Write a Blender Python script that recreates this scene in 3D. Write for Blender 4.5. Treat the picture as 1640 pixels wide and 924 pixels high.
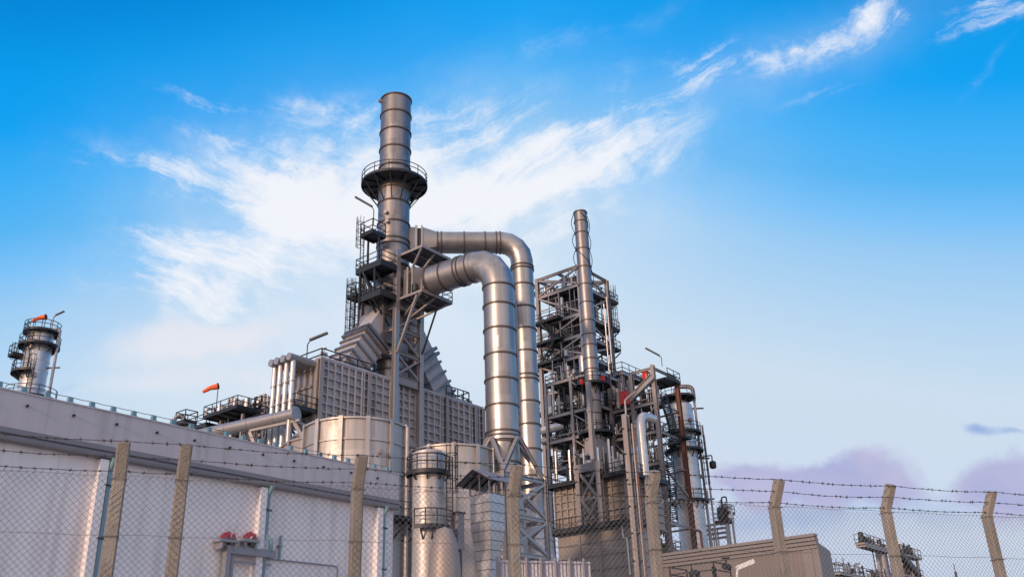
import bpy, math, random
from mathutils import Vector, Matrix
random.seed(7)
S = bpy.context.scene
for o in list(bpy.data.objects): bpy.data.objects.remove(o)
COL = S.collection

# ------------------------------------------------------------------ camera
FPX = 1482.0; TH = math.radians(24.0); RO = math.radians(2.07); CZ = 1.6
_s, _c = math.sin(TH), math.cos(TH)
CF = Vector((0, _c, _s)); _R0 = Vector((1, 0, 0)); _U0 = Vector((0, -_s, _c))
CR = math.cos(RO)*_R0 - math.sin(RO)*_U0
CU = math.sin(RO)*_R0 + math.cos(RO)*_U0
cam = bpy.data.cameras.new('camera'); camo = bpy.data.objects.new('camera', cam); COL.objects.link(camo)
cam.sensor_width = 36; cam.lens = 36*FPX/1640; cam.clip_start = 0.1; cam.clip_end = 6000
M = Matrix.Identity(4)
for i in range(3): M[i][0] = CR[i]; M[i][1] = CU[i]; M[i][2] = -CF[i]
M[2][3] = CZ; camo.matrix_world = M
S.camera = camo
S.render.resolution_x = 1024; S.render.resolution_y = 576
S.view_settings.view_transform = 'Standard'; S.view_settings.look = 'None'
S.view_settings.exposure = 0.0; S.view_settings.gamma = 1.0; S.view_settings.use_curve_mapping = False

# ------------------------------------------------------------------ sun
SUN_AZ = math.radians(214)          # compass bearing of the sun from +Y, clockwise
SUN_EL = math.radians(13)
SUN_STR = 2.6
sl = bpy.data.lights.new('sun', 'SUN'); slo = bpy.data.objects.new('sun', sl); COL.objects.link(slo)
sl.energy = SUN_STR; sl.angle = math.radians(5.0); sl.color = (1.0, 0.70, 0.48)
_sd = Vector((math.sin(SUN_AZ)*math.cos(SUN_EL), math.cos(SUN_AZ)*math.cos(SUN_EL), math.sin(SUN_EL)))
slo.rotation_euler = (-_sd).to_track_quat('-Z', 'Y').to_euler()
slo.location = _sd*50

# ------------------------------------------------------------------ world sky
W = bpy.data.worlds.new('World'); S.world = W; W.use_nodes = True
NT = W.node_tree; NT.nodes.clear()
def wn(t, **k):
    n = NT.nodes.new(t)
    for a, b in k.items(): setattr(n, a, b)
    return n
def lk(a, b): NT.links.new(a, b)
def m_(op, a, b=None, c=None, clamp=False):
    n = wn('ShaderNodeMath', operation=op, use_clamp=clamp)
    for i, x in enumerate((a, b, c)):
        if x is None: continue
        if isinstance(x, (int, float)): n.inputs[i].default_value = x
        else: lk(x, n.inputs[i])
    return n.outputs[0]
def vm_(op, a, b=None):
    n = wn('ShaderNodeVectorMath', operation=op)
    for i, x in enumerate((a, b)):
        if x is None: continue
        if isinstance(x, (tuple, list, Vector)): n.inputs[i].default_value = tuple(x)
        else: lk(x, n.inputs[i])
    return n
def mixc(f, a, b):
    n = wn('ShaderNodeMix', data_type='RGBA')
    if isinstance(f, (int, float)): n.inputs[0].default_value = f
    else: lk(f, n.inputs[0])
    for i, x in ((6, a), (7, b)):
        if isinstance(x, (tuple, list)): n.inputs[i].default_value = tuple(x)+((1,) if len(x) == 3 else ())
        else: lk(x, n.inputs[i])
    return n.outputs[2]
def lin(r, g, b):
    f = lambda c: (c/255/12.92 if c/255 <= .04045 else ((c/255+.055)/1.055)**2.4)
    return (f(r), f(g), f(b))
def ramp(fac, stops, interp='LINEAR'):
    n = wn('ShaderNodeValToRGB'); cr = n.color_ramp; cr.interpolation = interp
    while len(cr.elements) < len(stops): cr.elements.new(0.5)
    for e, (p, c) in zip(cr.elements, stops): e.position = p; e.color = tuple(c)+(1,)
    lk(fac, n.inputs[0]); return n.outputs[0]
tc = wn('ShaderNodeTexCoord'); D = vm_('NORMALIZE', tc.outputs['Generated']).outputs[0]
sx = wn('ShaderNodeSeparateXYZ'); lk(D, sx.inputs[0])
dx, dy, dz = sx.outputs
nish = wn('ShaderNodeTexSky', sky_type='NISHITA'); nish.sun_disc = False
nish.sun_elevation = SUN_EL; nish.sun_rotation = SUN_AZ; nish.air_density = 1.0; nish.dust_density = 1.2; nish.ozone_density = 2.0
nishc = vm_('SCALE', nish.outputs[0]); nishc.inputs['Scale'].default_value = 0.075
# clear-sky colour by elevation (sin), shifted a little by bearing: the sky is deeper blue to the left and right of the cloud
elev = m_('ADD', m_('MULTIPLY', dz, 1.0), m_('MULTIPLY', m_('ABSOLUTE', m_('SUBTRACT', dx, 0.02)), 0.30))
grad = ramp(elev, [(0.00, lin(174, 187, 228)), (0.12, lin(188, 201, 234)), (0.25, lin(207, 220, 239)), (0.38, lin(205, 223, 240)), (0.45, lin(180, 214, 243)), (0.505, lin(154, 204, 245)),
                   (0.535, lin(124, 195, 250)), (0.57, lin(86, 182, 246)), (0.605, lin(64, 177, 248)), (0.65, lin(16, 163, 245)), (0.69, lin(8, 157, 238)), (0.74, lin(4, 137, 220)), (1.0, lin(0, 105, 195))])
base = mixc(0.02, grad, nishc.outputs[0])
# cloud field: plane coordinates round the bearing of the open sky (world space, at infinity)
c_f = Vector((0, math.cos(TH), math.sin(TH))); c_r = Vector((1, 0, 0)); c_u = Vector((0, -math.sin(TH), math.cos(TH)))
dotn = lambda v: vm_('DOT_PRODUCT', D, v).outputs['Value']
dF = dotn(c_f); infront = m_('GREATER_THAN', dF, 0.05); dFs = m_('MAXIMUM', dF, 0.05)
cu_ = m_('DIVIDE', dotn(c_r), dFs); cv_ = m_('DIVIDE', dotn(c_u), dFs)
cmb = wn('ShaderNodeCombineXYZ'); lk(cu_, cmb.inputs[0]); lk(cv_, cmb.inputs[1]); CP = cmb.outputs[0]
def noise(vec, scale, detail=6, rough=.6, dist=0.0, rot=0.0, sc=(1, 1, 1), loc=(0, 0, 0)):
    m0 = wn('ShaderNodeMapping'); lk(vec, m0.inputs[0]); m0.inputs['Rotation'].default_value = (0, 0, rot)
    mp = wn('ShaderNodeMapping'); lk(m0.outputs[0], mp.inputs[0])
    mp.inputs['Scale'].default_value = sc; mp.inputs['Location'].default_value = loc
    n = wn('ShaderNodeTexNoise'); lk(mp.outputs[0], n.inputs['Vector'])
    n.inputs['Scale'].default_value = scale; n.inputs['Detail'].default_value = detail
    n.inputs['Roughness'].default_value = rough; n.inputs['Distortion'].default_value = dist
    return n
# domain warp so the cloud edges fray
wpn = noise(CP, 5.0, 6, .6)
wp = vm_('SCALE', vm_('SUBTRACT', wpn.outputs['Color'], (.5, .5, .5)).outputs[0]); wp.inputs['Scale'].default_value = 0.08
CPw = vm_('ADD', CP, wp.outputs[0]).outputs[0]
sw = wn('ShaderNodeSeparateXYZ'); lk(CPw, sw.inputs[0]); wu, wv = sw.outputs[0], sw.outputs[1]
def blob(px, py, lx, ly, ang, amp):
    """soft elongated patch centred on a direction; lx, ly half sizes and ang in the same plane"""
    d = CF + CR*((px-820)/FPX) + CU*((462-py)/FPX)
    a = d.dot(c_r)/d.dot(c_f); b = d.dot(c_u)/d.dot(c_f)
    ca, sa = math.cos(math.radians(ang)), math.sin(math.radians(ang))
    u = m_('SUBTRACT', wu, a); v = m_('SUBTRACT', wv, b)
    p = m_('ADD', m_('MULTIPLY', u, ca*FPX/lx), m_('MULTIPLY', v, sa*FPX/lx))
    q = m_('ADD', m_('MULTIPLY', u, -sa*FPX/ly), m_('MULTIPLY', v, ca*FPX/ly))
    r2 = m_('ADD', m_('MULTIPLY', p, p), m_('MULTIPLY', q, q))
    return m_('MULTIPLY', m_('EXPONENT', m_('MULTIPLY', r2, -1.0)), amp)
def total(bl):
    t = bl[0]
    for b in bl[1:]: t = m_('ADD', t, b)
    return t
high = total([blob(430, 372, 200, 72, 24, 1.05), blob(560, 340, 300, 130, 5, .42), blob(300, 420, 50, 70, 40, .60), blob(395, 300, 210, 34, -14, .55), blob(230, 268, 120, 13, -10, .42),
              blob(430, 235, 150, 16, -16, .42), blob(560, 300, 190, 80, 5, .50), blob(800, 290, 220, 80, 16, 1.0), blob(900, 222, 170, 28, 19, .55), blob(740, 350, 200, 70, 10, .45),
              blob(1050, 178, 80, 15, 22, .58), blob(1125, 142, 34, 13, 0, .52), blob(1180, 100, 130, 26, 4, .52), blob(1285, 85, 80, 20, 22, .60), blob(1365, 45, 90, 24, 32, .66),
              blob(1450, 22, 90, 30, 10, .42), blob(1575, 20, 85, 24, 14, .95), blob(330, 160, 80, 10, -18, .42), blob(340, 172, 40, 6, -22, .2),
              blob(1000, 235, 140, 40, 14, .22), blob(600, 190, 240, 20, -8, .22), blob(1570, 130, 90, 8, 52, .12), blob(1310, 150, 60, 7, 20, .30), blob(900, 60, 160, 24, 12, .18)])
veil_lo = total([blob(640, 420, 340, 200, 10, .55), blob(840, 340, 300, 150, 14, .35), blob(520, 590, 480, 110, 0, .5), blob(400, 330, 200, 120, -8, .28), blob(1280, 90, 220, 50, 18, .22)])
# fibres: they run down to the right on the left of the cloud and up to the right on its right side
fibL = noise(CPw, 17.0, 12, .70, .5, rot=math.radians(20), sc=(.22, 1.3, 1)).outputs['Fac']
fibR = noise(CPw, 17.0, 12, .70, .5, rot=math.radians(-24), sc=(.22, 1.3, 1), loc=(2, 5, 0)).outputs['Fac']
sidef = wn('ShaderNodeMapRange', interpolation_type='SMOOTHSTEP'); lk(wu, sidef.inputs[0]); sidef.inputs[1].default_value = -.26; sidef.inputs[2].default_value = -.04
fm = wn('ShaderNodeMix', data_type='FLOAT'); lk(sidef.outputs[0], fm.inputs[0]); lk(fibL, fm.inputs[2]); lk(fibR, fm.inputs[3]); fib = fm.outputs[0]
lump = noise(CPw, 14.0, 10, .62, .3, loc=(7, 1, 0)).outputs['Fac']
st1 = lump
edge = m_('MINIMUM', m_('MULTIPLY', high, 2.4), 1.0)
dens = m_('ADD', m_('MULTIPLY', high, .78), m_('MULTIPLY', edge, m_('ADD', m_('MULTIPLY', m_('SUBTRACT', fib, .52), 4.2), m_('MULTIPLY', m_('SUBTRACT', lump, .5), 2.2))))
dens = m_('MULTIPLY', dens, infront)
mr = wn('ShaderNodeMapRange', interpolation_type='SMOOTHSTEP'); lk(dens, mr.inputs[0])
mr.inputs[1].default_value = .0; mr.inputs[2].default_value = 1.36; mr.inputs[3].default_value = 0; mr.inputs[4].default_value = .96
base = mixc(m_('MULTIPLY', m_('MULTIPLY', veil_lo, infront), m_('ADD', lump, .35), clamp=True), base, lin(222, 234, 247))
sky1 = mixc(mr.outputs[0], base, lin(243, 245, 251))
# low pale cream haze clouds behind the plant
lowp = total([blob(290, 550, 120, 32, 4, .9), blob(420, 520, 170, 30, 10, .5), blob(520, 610, 260, 45, 0, .5), blob(230, 610, 150, 20, 0, .35)])
mr2 = wn('ShaderNodeMapRange', interpolation_type='SMOOTHSTEP')
lk(m_('MULTIPLY', m_('MULTIPLY', lowp, infront), m_('ADD', st1, .45)), mr2.inputs[0])
mr2.inputs[1].default_value = .12; mr2.inputs[2].default_value = .85; mr2.inputs[4].default_value = .75
sky2 = mixc(mr2.outputs[0], sky1, lin(236, 234, 240))
# lavender cumulus low on the right
puff = noise(CP, 13.0, 9, .55, .2).outputs['Fac']
cum = total([blob(1270, 775, 125, 36, 2, 1.0), blob(1370, 768, 75, 40, 0, 1.0), blob(1195, 755, 55, 22, 0, .8), blob(1600, 778, 70, 40, 0, 1.1), blob(1690, 790, 80, 60, 0, 1.0), blob(1430, 800, 60, 26, 0, .6)])
low_b = total([blob(1320, 822, 330, 26, 0, 1.0)])
mr3 = wn('ShaderNodeMapRange', interpolation_type='SMOOTHSTEP')
lk(m_('MULTIPLY', infront, m_('ADD', cum, m_('MULTIPLY', m_('MINIMUM', m_('MULTIPLY', cum, 3), 1), m_('MULTIPLY', m_('SUBTRACT', puff, .5), 2.0)))), mr3.inputs[0])
mr3.inputs[1].default_value = .22; mr3.inputs[2].default_value = .95; mr3.inputs[4].default_value = .85
cumc = mixc(m_('ADD', m_('MULTIPLY', m_('SUBTRACT', puff, .5), 2.2), .5, clamp=True), lin(160, 167, 214), lin(192, 185, 218))
sky2 = mixc(m_('MULTIPLY', m_('MULTIPLY', low_b, infront), m_('MULTIPLY', puff, .9), clamp=True), sky2, lin(150, 175, 222))
sky3 = mixc(mr3.outputs[0], sky2, cumc)
drk = total([blob(1565, 700, 26, 12, -20, 1.0), blob(1625, 697, 40, 10, 5, .9), blob(110, 612, 60, 12, 0, .55)])
mr4 = wn('ShaderNodeMapRange', interpolation_type='SMOOTHSTEP'); lk(m_('MULTIPLY', m_('MULTIPLY', drk, infront), m_('ADD', puff, .3)), mr4.inputs[0])
mr4.inputs[1].default_value = .2; mr4.inputs[2].default_value = .9; mr4.inputs[4].default_value = .8
sky4 = mixc(mr4.outputs[0], sky3, lin(140, 170, 222))
# unseen sky behind and overhead: warm sunset tones and white added as fill light
backf = wn('ShaderNodeMapRange', interpolation_type='SMOOTHSTEP'); lk(dotn(Vector((math.sin(math.radians(192)), math.cos(math.radians(192)), 0))), backf.inputs[0])
backf.inputs[1].default_value = -.05; backf.inputs[2].default_value = .7
fill_glow = ramp(dz, [(0.0, (1.06, .76, .62)), (.18, (1.14, .90, .80)), (.45, (.88, .87, .92)), (1.0, (.56, .68, .88))])
sky5 = mixc(backf.outputs[0], sky4, fill_glow)
fill_veil = wn('ShaderNodeMapRange', interpolation_type='SMOOTHSTEP'); lk(dz, fill_veil.inputs[0]); fill_veil.inputs[1].default_value = .74; fill_veil.inputs[2].default_value = .98; fill_veil.inputs[4].default_value = .75
sky4 = mixc(fill_veil.outputs[0], sky5, (.92, .93, .97))
bg = wn('ShaderNodeBackground'); lk(sky4, bg.inputs[0]); bg.inputs[1].default_value = 1.0
wo = wn('ShaderNodeOutputWorld'); lk(bg.outputs[0], wo.inputs[0])

# ------------------------------------------------------------------ plant grid: u recedes to the right, v recedes to the left
PA = math.radians(38.0); SA, CA = math.sin(PA), math.cos(PA); ROT = math.pi/2-PA
def p2w(u, v, z): return Vector((u*SA-v*CA, u*CA+v*SA, z))
def w2p(p): return (p[0]*SA+p[1]*CA, -p[0]*CA+p[1]*SA, p[2])
CAM = Vector((0, 0, CZ))
def ray(px, py): return CF + CR*((px-820)/FPX) + CU*((462-py)/FPX)
def pt(px, py, Y): d = ray(px, py); return w2p(CAM+d*(Y/d.y))
AX = Vector((SA, CA, 0)); BX = Vector((-CA, SA, 0)); ZX = Vector((0, 0, 1))
def _solve(base, direc, plane):
    return -(base-CAM).dot(plane)/direc.dot(plane)
def zz(py, u, v): return _solve(p2w(u, v, 0), ZX, CU-CF*((462-py)/FPX))
def uu(px, v, z): return _solve(p2w(0, v, z), AX, CR-CF*((px-820)/FPX))
def vv(px, u, z): return _solve(p2w(u, 0, z), BX, CR-CF*((px-820)/FPX))
def hv(px, py, v):
    d = ray(px, py); t = (v-0)/d.dot(BX); p = CAM+d*t; return w2p(p)
def hu(px, py, u):
    d = ray(px, py); p = CAM+d*(u/d.dot(AX)); return w2p(p)
def hz(px, py, z):
    d = ray(px, py); p = CAM+d*((z-CZ)/d.z); return w2p(p)
def rad(P, wpx): return wpx/2*(p2w(*P)-CAM).dot(CF)/FPX
def zf(py, c, r): return zz(py, c[0]-r*.7, c[1]-r*.7)      # row as seen on the near side of a shell

# ------------------------------------------------------------------ mesh builder
class MB:
    def __init__(s): s.v = []; s.f = []
    def add(s, vs, fs):
        n = len(s.v); s.v += [Vector(x) for x in vs]; s.f += [tuple(i+n for i in f) for f in fs]; return s
    def hexa(s, p):   # 8 points: bottom 4, top 4
        return s.add(p, [(3, 2, 1, 0), (4, 5, 6, 7), (0, 1, 5, 4), (1, 2, 6, 5), (2, 3, 7, 6), (3, 0, 4, 7)])
    def box(s, a, b):
        (x0, y0, z0), (x1, y1, z1) = [(min(i, j)) for i, j in zip(a, b)], [(max(i, j)) for i, j in zip(a, b)]
        return s.hexa([(x0, y0, z0), (x1, y0, z0), (x1, y1, z0), (x0, y1, z0), (x0, y0, z1), (x1, y0, z1), (x1, y1, z1), (x0, y1, z1)])
    def beam(s, p, q, w, h=None, up=(0, 0, 1)):
        p, q = Vector(p), Vector(q); h = h or w; d = (q-p)
        if d.length < 1e-5: return s
        d.normalize(); up = Vector(up)
        if abs(d.dot(up)) > .97: up = Vector((1, 0, 0)) if abs(d.x) < .9 else Vector((0, 1, 0))
        a = d.cross(up).normalized()*(w/2); b = a.cross(d).normalized()*(h/2)
        return s.hexa([p-a-b, p+a-b, p+a+b, p-a+b, q-a-b, q+a-b, q+a+b, q-a+b])
    def ibeam(s, p, q, w, h, t=.03, up=(0, 0, 1)):
        p, q = Vector(p), Vector(q); d = (q-p).normalized(); up = Vector(up)
        if abs(d.dot(up)) > .97: up = Vector((1, 0, 0))
        a = d.cross(up).normalized(); b = a.cross(d).normalized()
        s.beam(p+b*(h/2-t/2), q+b*(h/2-t/2), w, t, b); s.beam(p-b*(h/2-t/2), q-b*(h/2-t/2), w, t, b)
        s.beam(p, q, t, h-2*t, b); return s
    def tube(s, pts, r, n=10, cap=True):
        pts = [Vector(p) for p in pts]; k = len(pts)
        rr = r if isinstance(r, (list, tuple)) else [r]*k
        T = []
        for i in range(k):
            a = (pts[i]-pts[i-1]).normalized() if i else None
            b = (pts[i+1]-pts[i]).normalized() if i < k-1 else None
            T.append((a, b))
        d0 = T[0][1]; up = Vector((0, 0, 1)) if abs(d0.z) < .9 else Vector((1, 0, 0))
        x = d0.cross(up).normalized()
        vs = []
        for i in range(k):
            a, b = T[i]
            if a is None: t = b; sc = 1
            elif b is None: t = a; sc = 1
            else:
                t = (a+b).normalized(); sc = 1/max(.3, t.dot(a))
            x = (x-t*x.dot(t)).normalized(); y = t.cross(x)
            bend = None
            if a is not None and b is not None and (b-a).length > 1e-4: bend = (b-a).normalized()
            for j in range(n):
                an = 2*math.pi*j/n; o = x*math.cos(an)+y*math.sin(an)
                if bend is not None: o = o+bend*(o.dot(bend)*(sc-1))
                vs.append(pts[i]+o*rr[i])
        fs = []
        for i in range(k-1):
            for j in range(n):
                j2 = (j+1) % n; fs.append((i*n+j, i*n+j2, (i+1)*n+j2, (i+1)*n+j))
        if cap: fs.append(tuple(range(n-1, -1, -1))); fs.append(tuple((k-1)*n+j for j in range(n)))
        return s.add(vs, fs)
    def lathe(s, c, prof, n=32, a0=0, a1=2*math.pi):
        """prof: list of (r, z); full turn unless a0, a1 given"""
        full = abs(a1-a0-2*math.pi) < 1e-6; m = n if full else n+1; vs = []; fs = []
        for (r, z) in prof:
            for j in range(m):
                an = a0+(a1-a0)*j/n; vs.append((c[0]+r*math.cos(an), c[1]+r*math.sin(an), z))
        for i in range(len(prof)-1):
            for j in range(n):
                j2 = (j+1) % m if full else j+1
                fs.append((i*m+j, i*m+j2, (i+1)*m+j2, (i+1)*m+j))
        return s.add(vs, fs)
    def cyl(s, c, r, z0, z1, n=32): return s.lathe(c, [(0.001, z0), (r, z0), (r, z1), (.001, z1)], n)
    def ring(s, c, r, z, out=.09, h=.12, n=40): return s.lathe(c, [(r-.05, z-h/2), (r+out, z-h/2), (r+out, z+h/2), (r-.05, z+h/2), (r-.05, z-h/2)], n)
    def dring(s, p, d, r, out=.08, h=.12, n=32):
        """band round a duct running along d"""
        p, d = Vector(p), Vector(d).normalized(); up = Vector((0, 0, 1)) if abs(d.z) < .9 else Vector((1, 0, 0))
        x = d.cross(up).normalized(); y = d.cross(x); vs = []; fs = []
        for (rr, t) in ((r-.04, -h/2), (r+out, -h/2), (r+out, h/2), (r-.04, h/2)):
            for j in range(n):
                an = 2*math.pi*j/n; vs.append(p+d*t+(x*math.cos(an)+y*math.sin(an))*rr)
        for i in range(4):
            i2 = (i+1) % 4
            for j in range(n):
                j2 = (j+1) % n; fs.append((i*n+j, i*n+j2, i2*n+j2, i2*n+j))
        return s.add(vs, fs)
    def rail(s, pts, h=1.1, step=1.5, r=.034, closed=False, mids=(.55,)):
        pts = [Vector(p) for p in pts]
        if closed: pts = pts+[pts[0]]
        for p, q in zip(pts, pts[1:]):
            L = (q-p).length
            if L < .05: continue
            for hh in (h,)+tuple(mids): s.beam(p+Vector((0, 0, hh)), q+Vector((0, 0, hh)), r*2)
            s.beam(p+Vector((0, 0, .07)), q+Vector((0, 0, .07)), .02, .14)
            k = max(1, round(L/step))
            for i in range(k+1): s.beam(p.lerp(q, i/k), p.lerp(q, i/k)+Vector((0, 0, h)), r*2)
        return s
    def ladder(s, c, d, z0, z1, w=.5, cage=True):
        """c foot point (u,v), d unit direction pointing out from the wall"""
        d = Vector((d[0], d[1], 0)).normalized(); t = Vector((-d.y, d.x, 0)); c = Vector((c[0], c[1], 0))
        for sg in (-1, 1): s.beam(c+t*w/2*sg+Vector((0, 0, z0)), c+t*w/2*sg+Vector((0, 0, z1)), .07)
        z = z0+.3
        while z < z1: s.beam(c-t*w/2+Vector((0, 0, z)), c+t*w/2+Vector((0, 0, z)), .035); z += .32
        if cage:
            hoop = [(-.25, 0), (-.38, .25), (-.3, .6), (0, .75), (.3, .6), (.38, .25), (.25, 0)]
            z = z0+2.2
            while z < z1+.9:
                P = [c+t*a+d*b+Vector((0, 0, z)) for a, b in hoop]
                for p, q in zip(P, P[1:]): s.beam(p, q, .05)
                z += .9
            for a, b in hoop[1:-1]: s.beam(c+t*a+d*b+Vector((0, 0, z0+2.2)), c+t*a+d*b+Vector((0, 0, z1+.8)), .04)
        return s
    def stair(s, p, q, side, w=.8):
        p, q, side = Vector(p), Vector(q), Vector(side).normalized()
        n = max(3, int(abs(q.z-p.z)/.24))
        for sg in (0, 1):
            o = side*w*sg; s.beam(p+o, q+o, .05, .24)
            s.beam(p+o+Vector((0, 0, 1)), q+o+Vector((0, 0, 1)), .06); s.beam(p+o+Vector((0, 0, .55)), q+o+Vector((0, 0, .55)), .05)
            for i in range(5): a = p.lerp(q, i/4)+o; s.beam(a, a+Vector((0, 0, 1)), .06)
        h = Vector((q.x-p.x, q.y-p.y, 0)).normalized()*.13
        for i in range(n):
            a = p.lerp(q, (i+.5)/n); s.hexa([a-h, a+h, a+h+side*w, a-h+side*w, a-h+Vector((0, 0, .05)), a+h+Vector((0, 0, .05)), a+h+side*w+Vector((0, 0, .05)), a-h+side*w+Vector((0, 0, .05))])
        return s
    def build(s, name, mat, parent=None, sharp=32):
        me = bpy.data.meshes.new(name); org = ORG.get(parent.name, Vector((0, 0, 0))) if parent else Vector((0, 0, 0))
        me.from_pydata([tuple(x-org) for x in s.v], [], s.f)
        import bmesh
        bm = bmesh.new(); bm.from_mesh(me); bmesh.ops.recalc_face_normals(bm, faces=bm.faces); bm.to_mesh(me); bm.free()
        me.polygons.foreach_set('use_smooth', [True]*len(me.polygons)); me.set_sharp_from_angle(angle=math.radians(sharp))
        me.materials.append(MT[mat]); o = bpy.data.objects.new(name, me); COL.objects.link(o)
        if parent: o.parent = parent; ORG[o.name] = org
        return o
ORG = {}
def thing(name, label, cat, c, group=None, plant=True, rot=None):
    o = bpy.data.objects.new(name, None); COL.objects.link(o); o.empty_display_size = .3
    if plant: o.location = p2w(*c); o.rotation_euler = (0, 0, ROT)
    else: o.location = c; o.rotation_euler = (0, 0, 0)
    o['label'] = label; o['category'] = cat
    if group: o['group'] = group
    ORG[o.name] = Vector(c); return o
def copy_tree(o, parent=None):
    c = o.copy(); COL.objects.link(c); ORG[c.name] = ORG.get(o.name, Vector((0, 0, 0)))
    if parent: c.parent = parent
    for ch in list(o.children): copy_tree(ch, c)
    return c

# ------------------------------------------------------------------ materials
MT = {}
def mat(name, col, metal=0.0, rough=.6, var=.18, scale=.6, streak=.15, bump=.0, bscale=30, course=0.0, course_h=1.2, tint=None, drip=None, fine=.0):
    m = bpy.data.materials.new(name); m.use_nodes = True; nt = m.node_tree; P = nt.nodes['Principled BSDF']
    N = lambda t, **k: [setattr(n, a, b) for n in [nt.nodes.new(t)] for a, b in k.items()] and nt.nodes[-1] or nt.nodes[-1]
    L = lambda a, b: nt.links.new(a, b)
    tcn = nt.nodes.new('ShaderNodeTexCoord')
    def nz(scale, sc=(1, 1, 1), det=5, rg=.6):
        mp = nt.nodes.new('ShaderNodeMapping'); L(tcn.outputs['Object'], mp.inputs[0]); mp.inputs['Scale'].default_value = sc
        n = nt.nodes.new('ShaderNodeTexNoise'); L(mp.outputs[0], n.inputs['Vector']); n.inputs['Scale'].default_value = scale
        n.inputs['Detail'].default_value = det; n.inputs['Roughness'].default_value = rg; return n.outputs['Fac']
    def math_(op, a, b):
        n = nt.nodes.new('ShaderNodeMath'); n.operation = op
        for i, x in enumerate((a, b)):
            if isinstance(x, (int, float)): n.inputs[i].default_value = x
            else: L(x, n.inputs[i])
        return n.outputs[0]
    a = nz(scale); b = nz(1.6, (1, 1, .10), 6, .65)
    fac = math_('ADD', math_('MULTIPLY', math_('SUBTRACT', a, .5), 2*var), math_('MULTIPLY', math_('SUBTRACT', b, .5), 2*streak))
    if course:
        sp = nt.nodes.new('ShaderNodeSeparateXYZ'); L(tcn.outputs['Object'], sp.inputs[0])
        fl = math_('FLOOR', math_('DIVIDE', sp.outputs[2], course_h), 0.0)
        an = math_('FLOOR', math_('MULTIPLY', math_('ARCTAN2', sp.outputs[1], sp.outputs[0]), 2.2), 0.0)
        cb = nt.nodes.new('ShaderNodeCombineXYZ'); L(fl, cb.inputs[0]); L(an, cb.inputs[1])
        wnz = nt.nodes.new('ShaderNodeTexWhiteNoise'); wnz.noise_dimensions = '2D'; L(cb.outputs[0], wnz.inputs['Vector'])
        fac = math_('ADD', fac, math_('MULTIPLY', math_('SUBTRACT', wnz.outputs['Value'], .5), 2*course))
    fac = math_('ADD', fac, 1.0)
    sc = nt.nodes.new('ShaderNodeVectorMath'); sc.operation = 'SCALE'; sc.inputs[0].default_value = col; L(fac, sc.inputs['Scale'])
    out = sc.outputs[0]
    if tint:      # patches of another colour (rust, dirt) with a shape of their own
        t = nz(tint[1], (1, 1, .5), 8, .7); mr = nt.nodes.new('ShaderNodeMapRange'); L(t, mr.inputs[0])
        mr.inputs[1].default_value = tint[2]; mr.inputs[2].default_value = tint[2]+.14
        mx = nt.nodes.new('ShaderNodeMix'); mx.data_type = 'RGBA'; L(mr.outputs[0], mx.inputs[0]); L(out, mx.inputs[6]); mx.inputs[7].default_value = tuple(tint[0])+(1,)
        out = mx.outputs[2]
    if drip:      # rain streaks running down
        t = nz(drip[1], (1, 1, .045), 7, .62); t2 = nz(.5, (1, 1, .5), 3, .5)
        mr = nt.nodes.new('ShaderNodeMapRange'); L(math_('ADD', t, math_('MULTIPLY', math_('SUBTRACT', t2, .5), .5)), mr.inputs[0])
        mr.inputs[1].default_value = drip[2]; mr.inputs[2].default_value = drip[2]+.22; mr.inputs[4].default_value = drip[3]
        mx = nt.nodes.new('ShaderNodeMix'); mx.data_type = 'RGBA'; L(mr.outputs[0], mx.inputs[0]); L(out, mx.inputs[6]); mx.inputs[7].default_value = tuple(drip[0])+(1,)
        out = mx.outputs[2]
    L(out, P.inputs['Base Color']); P.inputs['Metallic'].default_value = metal
    L(math_('ADD', math_('MULTIPLY', math_('SUBTRACT', nz(2.5), .5), .25), rough), P.inputs['Roughness'])
    if bump:
        bn = nt.nodes.new('ShaderNodeBump'); bn.inputs['Strength'].default_value = bump; bn.inputs['Distance'].default_value = .05
        L(nz(bscale), bn.inputs['Height']); L(bn.outputs[0], P.inputs['Normal'])
    MT[name] = m; return m
mat('cladding', (.275, .25, .25), .72, .40, .16, .35, .18, .16, 1.6, .14, 1.9, tint=((.20, .14, .12), .5, .60), drip=((.15, .125, .12), 3.0, .55, .6))
mat('ring_steel', (.10, .08, .078), .3, .5, .2, 1, .1)
mat('duct_cladding', (.36, .335, .335), .78, .38, .16, .4, .16, .20, 1.3, .14, 2.2, tint=((.26, .19, .165), .6, .60), drip=((.20, .165, .155), 2.5, .56, .6))
mat('bright_cladding', (.62, .59, .59), .55, .38, .12, .7, .12, .08, 2.0, .10, .9)
mat('tank_steel', (.47, .43, .415), .45, .48, .14, .4, .24, .14, 1.6, .10, 2.4, tint=((.30, .23, .19), .5, .60), drip=((.27, .22, .19), 2.2, .54, .7))
mat('furnace_plate', (.46, .44, .46), .25, .55, .16, .4, .20, .04, 3, tint=((.22, .16, .13), .7, .60), drip=((.22, .185, .17), 3.5, .54, .7))
mat('end_plate', (.36, .305, .28), .3, .48, .18, .5, .22, .10, 2.5, tint=((.22, .14, .10), .9, .60), drip=((.19, .15, .13), 3.2, .54, .65))
mat('frame_steel', (.31, .28, .285), .25, .5, .18, .8, .2, 0, tint=((.20, .11, .07), 1.1, .62))
mat('dark_steel', (.022, .026, .034), .2, .5, .3, 1, .2)
mat('grating', (.06, .065, .075), .3, .6, .3, 1.5, .1)
mat('pipe_grey', (.36, .34, .35), .5, .38, .14, .8, .1)
mat('rust_steel', (.17, .075, .058), .1, .6, .25, 1.2, .3)
mat('red_paint', (.50, .02, .02), 0, .42, .15, 2, .15)
mat('bell_red', (.33, .012, .03), 0, .4, .15, 4, .1)
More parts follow.
